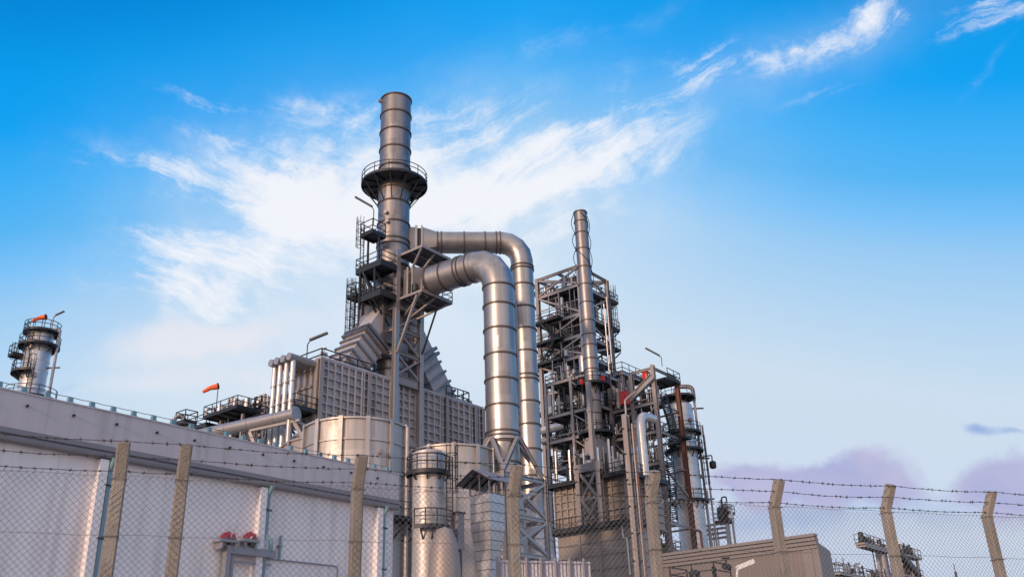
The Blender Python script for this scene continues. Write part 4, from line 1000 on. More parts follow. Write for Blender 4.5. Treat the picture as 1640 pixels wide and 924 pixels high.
# small balcony at the left corner of the tower
for r in (468, 590, 662):
    z = zz(r, un, vL); platform(T, un-.2, un+1.6, vL+.05, vL+1.0, z, 'uVU', 1.1)
# heavy horizontal pipes low on the left face
zp = hu(868, 689, un-.9)[2]; va_, vb_ = vv(862, un-.9, zp)+3, vv(938, un-.9, zp)
T = thing('crossover_pipe', 'thick silver horizontal pipe crossing in front of the tall steel tower low down', 'pipe', (un-.9, vb_, 0))
pipe(T, [(un-.9, va_, zp), (un-.9, vb_+.5, zp), (un-.9, vb_+.5, zp-6)], .52, 'bright_cladding', 'pipe_run', 18)
for t in (.2, .5, .8): b = MB(); b.dring((un-.9, va_+(vb_-va_)*t, zp), (0, 1, 0), .52, .02, .08, 20); b.build('joint_band', 'pipe_grey', T)
T = thing('crossover_pipe', 'slimmer dark grey horizontal pipe just under the thick silver crossover pipe', 'pipe', (un-.9, vb_, 0))
pipe(T, [(un-.6, va_, zp-1.35), (un-.6, vb_-.5, zp-1.35), (un-.6, vb_-.5, zp-9)], .34, 'pipe_grey', 'pipe_run', 14)

# ------------------------------------------------------------------ slim chimney
pc = pt(947, 590, 106.9); rc = rad(pc, 22.5); zt = zf(335, pc, rc)
zbox = zz(762, pt(950, 760, 101.2)[0], pt(950, 760, 101.2)[1])
T = thing('chimney_stack', 'slim ringed metal chimney with looping cables in front of the tall steel tower', 'chimney', (pc[0], pc[1], zbox))
b = MB(); b.lathe(pc, [(rc*1.02, zbox-6), (rc, zt), (rc-.06, zt), (rc-.08, zt-2)], 36); b.build('shell', 'cladding', T)
for r in (337, 352, 370, 396, 425, 453, 482, 511, 533, 550, 572, 589, 640, 660, 676): b = MB(); b.ring(pc, rc, zf(r, pc, rc), .08, .12, 32); b.build('stiffener_ring', 'ring_steel', T)
rings_z = [zf(r, pc, rc) for r in (340, 369, 396, 425, 453)]
for an, nm in ((140, 0), (-35, 1)):
    a = math.radians(an); dd = Vector((math.cos(a), math.sin(a), 0)); b = MB()
    for z0, z1 in zip(rings_z, rings_z[1:]):
        P = [Vector((pc[0], pc[1], z0+(z1-z0)*t))+dd*(rc+.08+.42*math.sin(math.pi*t)*(.9 if nm == 0 else .6)) for t in (0, .2, .4, .6, .8, 1)]; b.tube(P, .05, 6)
    b.build('cable_loop', 'dark_steel', T)
b = MB(); a = math.radians(215); 
P = [Vector((pc[0], pc[1], rings_z[0]+(rings_z[-1]-rings_z[0])*t/24))+Vector((math.cos(a+t*.42), math.sin(a+t*.42), 0))*(rc+.06) for t in range(25)]; b.tube(P, .05, 6); b.build('spiral_cable', 'dark_steel', T)
for r, ro in ((613, 2.1), (690, 2.0)):
    ring_platform(T, pc, zz(r+4, *pc[:2]), rc+.03, ro, 0, 360, 8, True, 1.2)
T = thing('cable_riser', 'grey square riser running up the lower slim chimney on its left', 'riser', (pc[0], pc[1], zbox)); ph = pt(945, 650, 104.6); b = MB(); b.box((ph[0]-.3, ph[1]-.2, zbox-3), (ph[0]+.3, ph[1]+.25, zz(612, ph[0], ph[1]))); b.build('casing', 'frame_steel', T); b = MB(); b.box((ph[0]-.36, ph[1]-.26, zz(660, ph[0], ph[1])), (ph[0]+.36, ph[1]+.31, zz(660, ph[0], ph[1])+.3)); b.build('joint_band', 'frame_steel', T)

# ------------------------------------------------------------------ fired heater boxes below
ch_ = pt(1012, 838, 96.6); uh, vh, zh = ch_
vhL = vv(893, uh, zh); uhR = uu(1036, vh, zh)
T = thing('heater_box', 'broad tan heater box of seamed plates behind the fence at lower centre right', 'heater', (uh, vh, 0))
b = MB(); b.box((uh, vh, 0), (uhR, vhL, zh)); b.build('shell', 'end_plate', T)
for r in (858, 880, 903):
    z = zz(r, uh, vh); b = MB(); b.box((uh-.16, vh-.16, z-.07), (uhR, vhL, z+.07)); b.build('seam_bar', 'frame_steel', T)
for x in (930, 962): v = vv(x, uh, zh-2); b = MB(); b.box((uh-.2, v-.12, 0), (uh+.02, v+.12, zh-.4)); b.build('stiffener', 'frame_steel', T)
for x in (1024,): u = uu(x, vh, zh-2); b = MB(); b.box((u-.12, vh-.2, 0), (u+.12, vh+.02, zh-.4)); b.build('stiffener', 'end_plate', T)
platform(T, uh-1.0, uhR+.6, vh-1.0, vhL+.5, zh+.3, 'uvV', 1.1, edge=.4)
uB, vB = uh+1.4, vh+1.2; zB1 = zz(760, uB, vB); vBL = vv(889, uB, zB1)
T2_ = thing('heater_box', 'upper warm tan heater box with brick-like grid of ribs under the slim chimney', 'heater', (uB, vB, zh+.3))
b = MB(); b.box((uB, vB, zh+.3), (uhR+6, vBL, zB1)); b.build('shell', 'end_plate', T2_)
nr, nc = 6, 11; b = MB()
for k in range(nr+1): z = zh+.4+(zB1-zh-.5)*k/nr; b.box((uB-.22, vB, z-.05), (uB+.02, vBL, z+.05))
for k in range(nc+1): v = vB+(vBL-vB)*k/nc; b.box((uB-.26, v-.06, zh+.31), (uB+.02, v+.06, zB1-.01))
b.build('rib_grid', 'end_plate', T2_)
b = MB()
for k in range(7): u = uB+k*.9; b.box((u-.06, vB-.26, zh+.31), (u+.06, vB+.02, zB1-.01))
for k in range(nr+1): z = zh+.4+(zB1-zh-.5)*k/nr; b.box((uB, vB-.22, z-.05), (uhR+6, vB+.02, z+.05))
b.build('rib_grid', 'end_plate', T2_)
platform(T2_, uB-1.1, uhR+6, vB-1.0, vBL+.6, zB1+.15, 'uvV', 1.1, edge=.36)
clutter(T2_, uB-.6, uhR+4, vB+.3, vBL-.3, zB1+.15, zB1+4.2, 46, random.Random(77), .5, 1.1)
for k in range(5): pipe(T2_, [(uB-.5, vB+1+k*1.9, zB1+.2), (uB-.5, vB+1+k*1.9, zB1+3.2+k*.2)], .14, 'bright_cladding' if k % 2 else 'pipe_grey')
# portal frame with X bracing standing before the upper box
uP = uB-1.25; zP0, zP1 = zh+.35, zz(744, uP, (vB+vBL)/2); vp0, vp1 = vv(958, uP, zP1), vv(925, uP, zP1)
T = thing('braced_portal', 'grey braced portal frame with heavy top beam standing before the upper heater box', 'steel frame', (uP, vp0, zP0))
for v in (vp0, vp1): column(T, uP, v, zP0, zP1, .55, 'frame_steel')
b = MB(); b.box((uP-.3, vp0-.4, zP1-.9), (uP+.3, vp1+.4, zP1)); b.build('top_beam', 'frame_steel', T)
zm = (zP0+zP1-.9)/2
xbrace(T, (uP, vp0+.3, zm), (uP, vp1-.3, zm), (uP, vp0+.3, zP1-1), (uP, vp1-.3, zP1-1), .3); xbrace(T, (uP, vp0+.3, zP0), (uP, vp1-.3, zP0), (uP, vp0+.3, zm), (uP, vp1-.3, zm), .28)
b = MB(); b.beam((uP, vp0, zm), (uP, vp1, zm), .26); b.build('girder', 'frame_steel', T)
# hood at the chimney foot
T = thing('flue_hood', 'grey sloping flue hood joining the slim chimney to the heater roof', 'hood', (pc[0], pc[1], zB1)); zq = zz(705, *pc[:2]); w = 1.15
b = MB(); b.hexa([(pc[0]-w, pc[1]-w, zB1+.3), (pc[0]+w, pc[1]-w, zB1+.3), (pc[0]+w, pc[1]+w, zB1+.3), (pc[0]-w, pc[1]+w, zB1+.3), (pc[0]-1, pc[1]-1, zq), (pc[0]+1, pc[1]-1, zq), (pc[0]+1, pc[1]+1, zq), (pc[0]-1, pc[1]+1, zq)]); b.build('sloping_casing', 'frame_steel', T)
b = MB(); b.box((pc[0]-1.1, pc[1]-1.1, zq-.003), (pc[0]+1.1, pc[1]+1.1, zq+.2)); b.build('flange', 'frame_steel', T)
# process decks in front of the tower, left of the chimney (dense piping)
uD0, uD1 = un-5.5, un-.2
T = thing('pipe_deck', 'crowded dark pipe deck structure between the rear flue duct and slim chimney', 'steel platform', (uD0, vn, 0))
vD0, vD1 = vv(962, uD0, zz(712, uD0, vL)), vv(878, uD0, zz(712, uD0, vL))
zD = [zz(r, uD0, vD1) for r in (616, 668, 708, 752)]
for u in (uD0, uD1-.4):
    for v in (vD0, (vD0+vD1)/2, vD1): column(T, u, v, 0, zD[0]+.2, .36)
rnd = random.Random(21)
for i, z in enumerate(zD):
    platform(T, uD0, uD1-.3, vD0, vD1, z, 'uvV', 1.1, 'frame_steel', edge=.36)
    zt2 = zD[i-1]-.4 if i else z+3.0
    clutter(T, uD0+.4, uD1-.8, vD0+.4, vD1-.4, z, zt2, 34 if i else 10, rnd, .55)
    clutter(T, uD0-.3, uD0+.6, vD0+.2, vD1-.2, z, zt2, 16, rnd, .2, .7)
    if i: xbrace(T, (uD0, vD0, z), (uD0, (vD0+vD1)/2, z), (uD0, vD0, zt2), (uD0, (vD0+vD1)/2, zt2), .14, '/')

# ------------------------------------------------------------------ portal frame of decks, right of the chimney
cp = pt(1045, 588, 105.8); uq, vq, zq = cp
vq1 = vv(1010, uq, zq); uq1 = uu(1083, vq, zq); vq2 = vv(975, uq, zq)
T = thing('equipment_frame', 'multi deck steel equipment frame with a white diagonal beam and rusty right hand column', 'steel frame', (uq, vq, 0))
column(T, uq, vq, 0, zq+.3, .45); column(T, uq, vq1, 0, zq-.3, .5); column(T, uq1, vq, 0, zq-.2, .5, 'rust_steel'); column(T, uq1, vq1, 0, zq-.2, .4); column(T, uq, vq2, 0, zz(600, uq, vq2), .4); column(T, uq1, vq2, 0, zq-1, .4)
for p, q in (((uq, vq), (uq, vq1)), ((uq, vq), (uq1, vq)), ((uq1, vq), (uq1, vq1)), ((uq, vq1), (uq1, vq1))):
    b = MB(); b.ibeam((*p, zq-.1), (*q, zq-.1), .25, .3, .04); b.build('girder', 'frame_steel', T)
uqm = uq+(uq1-uq)*.42
zE = [zz(r, uq, vq) for r in (642, 688, 738, 786, 834, 880)]
rnd = random.Random(31)
for i, z in enumerate(zE):
    platform(T, uq, uqm, vq, vq2, z, 'uvU', 1.1, 'frame_steel', edge=.34)
    zt2 = zE[i-1]-.4 if i else zq-.6
    clutter(T, uq+.5, uqm-.4, vq+.5, vq2-.5, z, zt2, 24, rnd, .55)
    for p, q in (((uqm, vq), (uq1, vq)), ((uq1, vq), (uq1, vq2))):
        b = MB(); b.ibeam((*p, z-.2), (*q, z-.2), .16, .2, .03); b.build('girder', 'frame_steel', T)
    clutter(T, uq-.3, uq+.5, vq+.2, vq2-.2, z, zt2, 14, rnd, .25, .7)
    xbrace(T, (uq, vq1, z), (uq, vq2, z), (uq, vq1, zt2), (uq, vq2, zt2), .2, '/\\'[i % 2])
    if i in (1, 3): xbrace(T, (uq, vq, z), (uq1, vq, z), (uq, vq, zt2), (uq1, vq, zt2), .2, '/\\'[(i//2) % 2])
    if i: xbrace(T, (uq, vq, z), (uq, vq1, z), (uq, vq, zt2), (uq, vq1, zt2), .16, '\\')
# white diagonal
pA = Vector(hu(1008, 641, uq-.5)); pB = Vector(hu(1045, 603, uq-.5)); b = MB(); b.ibeam(pA, pB, .5, .75, .06); b.build('diagonal_beam', 'pipe_grey', T)
# stair flights on the right-hand face
fl = list(zip(zE[1:], zE[:-1]))
for i, (za, zb_) in enumerate(fl):
    b = MB(); ua, ub = uu(1079, vq-1, zb_), uq+.9
    if i in (0, 2, 3): b.stair((ua, vq-1.0, za), (ub, vq-1.0, zb_), (0, 1, 0), .8); b.build('stair', 'dark_steel', T)
for z in (zE[1],): platform(T, uq1-1.2, uq1+.3, vq-1.0, vq+.3, z, 'vU', 1.1)
# cantilever deck top right with lamp
zc_ = zz(608, uq1-2, vq+.5); platform(T, uq+3.0, uq1+.4, vq-.3, vq+3, zc_, 'vUV', 1.2)
floodlight('floodlight', 'thin floodlight over the equipment frame near the silver column top', (uu(1062, vq-.3, zc_), vq-.3, zc_+1.1), 1.4, 1.6, (-.4, 1), .75)
# rear top deck
cr = pt(997, 594, 111.5); ur, vr, zr = cr; vr1 = vv(955, ur, zr); ur1 = uu(1030, vr, zr)
T = thing('top_deck', 'dark railed top deck sloping away between the slim chimney and the equipment frame', 'steel platform', (ur, vr, 0))
platform(T, ur, ur1, vr, vr1, zr, 'uvU', 1.25, 'frame_steel', edge=.45)
for u, v in ((ur+.3, vr+.3), (ur1-.3, vr+.3), (ur+.3, vr1-.3), (ur1-.3, vr1-.3)): column(T, u, v, 0, zr-.4, .4)
pA = Vector(hu(980, 610, ur-.2)); pB = Vector(hu(1003, 634, ur-.2)); b = MB(); b.ibeam(pA, pB, .35, .4, .05); b.build('diagonal_beam', 'frame_steel', T)
z2r = zz(660, ur, vr); platform(T, ur+.1, ur1, vr, vr1, z2r, 'uvU', 1.1, 'frame_steel', edge=.36); clutter(T, ur+.6, ur1-.6, vr+.6, vr1-.6, z2r, zr-.6, 30, random.Random(41), .5)
z3r = zz(712, ur, vr); platform(T, ur+.1, ur1, vr, vr1, z3r, 'uvU', 1.1, 'frame_steel', edge=.36); clutter(T, ur+.6, ur1-.6, vr+.6, vr1-.6, z3r, z2r-.4, 30, random.Random(42), .5)
b = MB()
# red equipment
reds = [(1035, 602, 106.9, 12, 11, 'red equipment box under the top right deck of the equipment frame'), (1000, 638, 104.6, 14, 20, 'large red equipment box behind the white diagonal beam'),
        (1042, 633, 109.2, 10, 11, 'red equipment box beside the near column below the diagonal beam'), (1013, 733, 104.6, 8, 20, 'narrow red equipment box left of the silver elbow pipe'),
        (1052, 733, 109.2, 9, 16, 'red equipment box right of the silver elbow pipe behind the stairs'), (965, 607, 105.2, 8, 7, 'small bright red box at the slim chimney upper walkway, right side'),
        (932, 612, 105.2, 7, 8, 'small dark red box at the slim chimney upper walkway, left side'), (1061, 838, 109.2, 12, 14, 'orange red equipment box low behind the stairs near the silver column'),
        (1055, 793, 109.2, 10, 10, 'red equipment box behind the cranked fence post at right of centre')]
for px, py, Y, w, h, lab in reds:
    p = pt(px, py, Y); a = rad(p, w); c = rad(p, h); T = thing('red_cabinet', lab, 'cabinet', (p[0], p[1], p[2]-c), 'red equipment boxes on the process frames')
    b = MB(); b.box((p[0]-a*.8, p[1]-a*.8, p[2]-c), (p[0]+a*.8, p[1]+a*.8, p[2]+c)); b.build('body', 'red_paint', T)
    b = MB(); b.box((p[0]-a*.86, p[1]-a*.86, p[2]+c), (p[0]+a*.86, p[1]+a*.86, p[2]+c+.07)); b.build('lid', 'red_paint', T)
    b = MB(); b.box((p[0]-a*.8-.05, p[1]-a*.5, p[2]-c*.7), (p[0]-a*.8-.002, p[1]+a*.5, p[2]+c*.7)); b.build('door', 'red_paint', T)
    b = MB(); b.beam((p[0], p[1], p[2]-c-1.0), (p[0], p[1], p[2]-c-.003), .12); b.build('stand', 'dark_steel', T)
# silver elbow pipe
p1 = pt(1025, 672, 100.0); r_ = rad(p1, 14); 
T = thing('elbow_pipe', 'shiny silver insulated pipe bending from the equipment frame straight down', 'pipe', (p1[0], p1[1], 0))
z_e = zz(664, p1[0], p1[1])
pipe(T, [(p1[0]+2.7, p1[1]-.2, z_e), (p1[0], p1[1], z_e), (p1[0], p1[1], zz(762, p1[0], p1[1]))], r_, 'bright_cladding', 'pipe_run', 20, 1.3)
for r in (684, 702, 720, 738, 756): b = MB(); b.ring(p1, r_, zf(r, p1, r_), .015, .06, 20); b.build('joint_band', 'bright_cladding', T)
pipe(T, [(p1[0], p1[1], zz(760, p1[0], p1[1])), (p1[0], p1[1], 0)], r_*.55, 'frame_steel', 'lower_pipe', 12)
# steel mast in front
pm = pt(1001, 664, 92.0); pm2 = pt(1017, 910, 92.0); um_, vm_2 = pm[0], pm[1]
T = thing('steel_mast', 'rust flecked tan steel mast with clamped pipes in front of the heater boxes', 'post', (um_, vm_2, 0)); zmt = pm[2]
b = MB(); b.ibeam((um_, vm_2, 0), (um_, vm_2, zmt), .55, .6, .06, (1, 0, 0)); b.build('column', 'frame_steel', T)
for dx, rr in ((-.42, .07), (.42, .09), (.62, .06)): pipe(T, [(um_+dx*.62, vm_2-dx*.79-.2, 0), (um_+dx*.62, vm_2-dx*.79-.2, zmt-(1 if dx > 0 else 4))], rr, 'frame_steel' if dx < .6 else 'rust_steel', 'clamped_pipe')
for k in range(8):
    z = zmt-1.5-k*2.6; b = MB(); b.beam((um_-.45, vm_2+.25, z), (um_+.5, vm_2-.75, z), .1, .14); b.build('clamp', 'dark_steel', T)
# small arched pipe at the mast head
pipe(T, [(um_+.2, vm_2, zmt-.3), (um_+.2, vm_2, zmt+1.6), (um_+1.2, vm_2-.8, zmt+2.6)], .10, 'frame_steel', 'vent_hook')
# bright conduit loop on the lower heater
T = thing('conduit_loop', 'white bent conduit pipe on the face of the lower heater box', 'conduit', (uh-.5, vh+2, 0))
a1_, a2_, a3_, a4_ = [Vector(hu(x, y, uh-.45)) for x, y in ((1008, 838), (996, 838), (998, 861), (1004, 861))]; pipe(T, [a1_, a2_, a3_, a4_, Vector(hu(1009, 920, uh-.45))], .07, 'lamp_white', 'conduit_run')

# ------------------------------------------------------------------ silver column
pcx = pt(1094, 712, 120.7); rc2 = rad(pcx, 43); z1 = zf(645, pcx, rc2)
T = thing('silver_column', 'tall silver ringed distillation column with railed walkways at the right end of the plant', 'column', (pcx[0], pcx[1], 0))
b = MB(); b.lathe(pcx, [(rc2, 0), (rc2, z1-.3), (rc2*.94, z1+.1), (rc2*.6, z1+.6), (.01, z1+.8)], 40); b.build('shell', 'bright_cladding', T)
for r in range(652, 900, 11): b = MB(); b.ring(pcx, rc2, zf(r, pcx, rc2), .03, .08, 40); b.build('joint_band', 'bright_cladding', T)
for r, ro, a0, a1 in ((637, rc2+.45, 0, 360), (694, rc2+.75, 100, 330), (722, rc2+.75, 90, 340), (803, rc2+.7, 60, 350)):
    z = zz(r, pcx[0], pcx[1]); ring_platform(T, pcx, z, rc2+.03 if r > 640 else .3, ro, a0, a1, 9, True, 1.1)
an = math.radians(-60); b = MB(); b.ladder((pcx[0]+(rc2+.4)*math.cos(an), pcx[1]+(rc2+.4)*math.sin(an)), (math.cos(an), math.sin(an)), zz(803, *pcx[:2]), zz(722, *pcx[:2])+1, .5); b.build('ladder', 'dark_steel', T)
for a, r in ((170, 670), (250, 672), (215, 735), (290, 760)):
    an = math.radians(a); x, y = pcx[0]+rc2*math.cos(an), pcx[1]+rc2*math.sin(an); z = zf(r, pcx, rc2); b = MB(); b.tube([(x-.1*math.cos(an), y-.1*math.sin(an), z), (x+.4*math.cos(an), y+.4*math.sin(an), z)], .28, 12); b.build('manhole', 'frame_steel', T)
clutter(T, pcx[0]-rc2-.9, pcx[0]-rc2-.3, pcx[1]-2.5, pcx[1]+1, zz(722, *pcx[:2]), zz(700, *pcx[:2]), 6, random.Random(9), .8)
# pipes going over the column and down its right side
T = thing('overhead_pipe', 'grey overhead pipe arching from the silver column top and down its right side', 'pipe', (pcx[0]+2, pcx[1]-2.5, 0))
zo = zz(619, pcx[0], pcx[1]); sd = Vector((.616, -.788, 0)); cc = Vector((pcx[0], pcx[1], 0)); e1 = cc+sd*(rad(pcx, 26))
pipe(T, [cc-sd*.3+Vector((0, 0, z1)), cc-sd*.3+Vector((0, 0, zo)), cc+sd*2.15+Vector((0, 0, zo)), cc+sd*2.15+Vector((0, 0, zo-2))], .26, 'frame_steel', 'arch', 12, .8)
for k, dx in enumerate((0, .75)):
    pipe(T, [cc+sd*(2.15+dx*.9)+Vector((0, 0, zo-(1.9 if k == 0 else 5.5))), cc+sd*(2.2+dx)+Vector((0, 0, 0))], .17 if k == 0 else .13, 'frame_steel', 'downcomer', 10)
for r in (655, 735, 800): 
    z = zz(r, pcx[0], pcx[1]); b = MB(); b.beam(cc+sd*(rc2*.8)+Vector((0, 0, z)), cc+sd*(rc2+1.5)+Vector((0, 0, z)), .18); b.build('bracket', 'dark_steel', T)
pz = cc+sd*3.6; vessel(T, (pz.x, pz.y), .45, zz(748, pz.x, pz.y), zz(740, pz.x, pz.y), 'dark_steel', 'knockout_pot')
pipe(T, [cc+sd*2.1+Vector((0, 0, zz(733, *pcx[:2]))), cc+sd*3.6+Vector((0, 0, zz(730, *pcx[:2]))), cc+sd*3.6+Vector((0, 0, zz(742, *pcx[:2])))], .1, 'frame_steel')
T = thing('rusty_riser', 'rust red vertical pipe with side branch at the foot of the equipment frame', 'pipe', (uq1+.6, vq-.5, 0)); zrr = zz(850, uq1+.6, vq-.6)
pipe(T, [(uq1+.7, vq-.6, 0), (uq1+.7, vq-.6, zrr), (uq1-1.5, vq-.6, zrr)], .16, 'rust_steel', 'pipe_run')

# ------------------------------------------------------------------ pipe cluster right of the silver column
pq = pt(1163, 850, 126.5); uc, vc, zc = pq
T = thing('pipe_cluster', 'small cluster of pipes and valves on a lattice stand right of the silver column', 'pipework', (uc, vc, 0))
rnd = random.Random(51)
zA, zB_ = zz(835, uc, vc), zz(800, uc, vc)
va, vb = vv(1170, uc, zA), vv(1132, uc, zA)
platform(T, uc-1, uc+1, va, vv(1150, uc, zA), zA, 'uvV', 1.1); platform(T, uc-1, uc+1, va-.3, va+.9, zz(822, uc, vc), 'uvU', 1.0)
for x in (1166, 1173): v = vv(x, uc, zA); pipe(T, [(uc, v, 0), (uc, v, zA)], .16, 'pipe_grey', n=8)
clutter(T, uc-.8, uc+.8, va, va+1.3, zA, zB_, 26, rnd, .65, 1.0)
zk = zz(796, uc, vc); pipe(T, [(uc, va+.9, zA), (uc, va+.9, zk), (uc, va+.2, zk), (uc, va+.2, zk-.8)], .10, 'dark_steel')
for i, r in enumerate((838, 845, 852, 859)):
    z = zz(r, uc, vc); pipe(T, [(uc+.2*i-.5, vb, z), (uc+.2*i-.5, va+.4+.12*i, z), (uc+.2*i-.5, va+.4+.12*i, 0)], .17, 'pipe_grey')
for i in range(6): v = vb-.1-i*.28; pipe(T, [(uc-.6+.1*i, v, 0), (uc-.6+.1*i, v, zz(836+i*2, uc, vc))], .10, 'pipe_grey')

# ================================================================== GREY SHED (right)
sA = pt(1306, 853, 62); us, vs, zs = sA
u1_, vS = us, vs
# ridge/eave runs along +v (to the left); the gable end faces right
zE_ = hu(1284, 872, us)[2]
T = thing('sheet_shed', 'low brown grey corrugated sheet shed with layered eave at right', 'shed', (us, vs, 0))
vfar = vv(1060, us, zs)
zev = zs-.95
nb_ = int((vfar-vs)/.30); b = MB(); vs_ = []
for i in range(nb_*2+1):
    for z in (0, zev): vs_.append((us+(0 if i % 2 else .07)+.02, vs+1.1+(vfar-vs-1.1)*i/(nb_*2), z))
b.add(vs_, [(2*i, 2*i+2, 2*i+3, 2*i+1) for i in range(nb_*2)]); b.build('corrugated_wall', 'shed_sheet', T, 10)
for k in range(4):
    b = MB(); b.box((us-.10-.09*k, vs, zev+.24*k), (us+.25, vfar, zev+.24*k+.19)); b.build('eave_band', 'shed_trim', T)
b = MB(); b.box((us-.02, vs+.45, 0), (us+.3, vs+1.05, zev-.003)); b.build('corner_trim', 'shed_trim', T)
# gable end: flat sheet with stepped outline
ge = [hv(x, y, vs)[0::2] for x, y in ((1303, 853), (1309, 862), (1311, 869), (1329, 882), (1338, 925))]
pts = [(us-.02, zev), (us-.02, zs)]+[(max(us+.05, u), z) for u, z in ge]; pts = [(us, 0), (us, zs-.05)]+[(u, z) for u, z in ge[1:]]+[(ge[-1][0], 0)]
b = MB(); n = len(pts); b.add([(u, vs-.02, z) for u, z in pts]+[(u, vs+.42, z) for u, z in pts], [tuple(range(n)), tuple(range(2*n-1, n-1, -1))]+[(i, (i+1) % n, n+(i+1) % n, n+i) for i in range(n)]); b.build('gable_end', 'shed_trim', T, 20)
b = MB(); b.add([(u+.02 if k else u+.12, vs+.425, z-.03) for k, (u, z) in enumerate(pts)]+[(u+.02 if k else u+.12, vfar, z-.03) for k, (u, z) in enumerate(pts)], [tuple(range(n)), tuple(range(2*n-1, n-1, -1))]+[(i, (i+1) % n, n+(i+1) % n, n+i) for i in range(n)]); b.build('roof', 'shed_sheet', T, 20)

# ------------------------------------------------------------------ far unit on the right
pf = pt(1440, 890, 150)
T = thing('distant_process_unit', 'distant process unit with railed decks and sloping conveyor behind the right fence', 'process unit', (pf[0], pf[1], 0))
rnd = random.Random(61)
def pxz(px, py): q = hv(px, py, pf[1]); return q[0], q[2]
def fbox(x0, x1, y, dv=1.3, rails='uvU', h=1.3):
    ua, z = pxz(x0, y); ub, _ = pxz(x1, y); platform(T, min(ua, ub), max(ua, ub), pf[1], pf[1]+dv, z, rails, h, 'frame_steel'); return min(ua, ub), max(ua, ub), z
a, b_, z = fbox(1384, 1420, 868); clutter(T, a, b_, pf[1]+.1, pf[1]+1.4, z, z+2.0, 16, rnd, .6)
fbox(1386, 1424, 872, rails='')
for x in (1408, 1413, 1421): u, zq_ = pxz(x, 870); column(T, u, pf[1]+.6, 0, zq_, .4, 'frame_steel')
a, b_, z2 = fbox(1438, 1474, 883); clutter(T, a, b_, pf[1]+.1, pf[1]+1.4, z2, z2+2.2, 18, rnd, .6); clutter(T, a, b_, pf[1]+.1, pf[1]+1.4, z2-6, z2-.4, 26, rnd, .5)
for x in (1442, 1457, 1472): u, _ = pxz(x, 885); column(T, u, pf[1]+.6, 0, z2, .4)
clutter(T, pxz(1409, 880)[0], pxz(1440, 880)[0], pf[1]+.1, pf[1]+1.4, z2-5, z2+.5, 22, rnd, .4)
ua, za = pxz(1432, 879); ub, zb_ = pxz(1462, 914); b = MB(); b.beam((ua, pf[1]-.3, za), (ub, pf[1]-.3, zb_), .8, 1.0); b.build('conveyor', 'dark_steel', T)
a, b_, z3 = fbox(1345, 1432, 916, 2); clutter(T, a, b_, pf[1]+.1, pf[1]+1.8, z3, z3+2.2, 34, rnd, .5)
b = MB(); b.box((a, pf[1]+.2, z3-2.2), (b_, pf[1]+2, z3-.4)); b.build('pipe_bank', 'dark_steel', T)
fbox(1440, 1478, 917); clutter(T, pxz(1442, 917)[0], pxz(1476, 917)[0], pf[1]+.1, pf[1]+1.4, 2, z2-6, 20, rnd, .5)
u, z = pxz(1530, 915); T = thing('distant_mast', 'thin dark mast rising alone between the two rightmost fence posts', 'mast', (u, pf[1], 0)); b = MB(); b.beam((u, pf[1], 0), (u, pf[1], z), .35); b.build('pole', 'dark_steel', T); b = MB(); b.beam((u, pf[1], z), (u, pf[1], z+1.4), .12); b.beam((u, pf[1], z-.8), (u+2.8, pf[1], z-1.2), .2); b.build('aerial', 'dark_steel', T)
# low floodlight and shrub bottom right
pl_ = pt(1172, 914, 40); floodlight('floodlight', 'pale floodlight on a low post in front of the grey shed', (pl_[0], pl_[1], 0), pl_[2]+.1, .75, (.62, -.79), .35, 'lamp_white')
pS = pt(1140, 924, 44); T = thing('shrub', 'small dark green shrub at the bottom edge before the grey shed', 'shrub', (pS[0], pS[1], 0)); rnd = random.Random(71)
b = MB(); b.tube([(pS[0], pS[1], 0), (pS[0]+.1, pS[1], pS[2])], .06, 6); b.build('stem', 'rust_steel', T)
b = MB()
for i in range(900):
    th_, ph_ = rnd.uniform(0, 6.28), math.acos(rnd.uniform(-1, 1)); rr = rnd.random()**.4
    c = Vector((pS[0]+1.3*rr*math.sin(ph_)*math.cos(th_), pS[1]+1.3*rr*math.sin(ph_)*math.sin(th_), pS[2]-.75+.7*rr*math.cos(ph_)))
    d1 = Vector((rnd.gauss(0, 1), rnd.gauss(0, 1), rnd.gauss(0, 1))).normalized()*.11; d2 = d1.cross(Vector((rnd.gauss(0, 1), rnd.gauss(0, 1), rnd.gauss(0, 1)))).normalized()*.05
    b.add([c-d1, c+d2, c+d1, c-d2], [(0, 1, 2, 3)])
b.build('foliage', 'leaf', T)
# low railings and pipework before the shed
pk = pt(1100, 908, 60); T = thing('access_platform', 'low dark railed platform in front of the grey shed left end', 'platform', (pk[0], pk[1], 0)); uk = pk[0]; va, vb = vv(1145, uk, pk[2]), vv(1075, uk, pk[2])
platform(T, uk-.2, uk+2, va, vb, pk[2]-.9, 'uvV', 1.0); clutter(T, uk, uk+1.8, va, vb, pk[2]-.9, pk[2]+.1, 8, random.Random(4), .6)
for v in (va+.3, vb-.3): column(T, uk+.2, v, 0, pk[2]-1.0, .2)

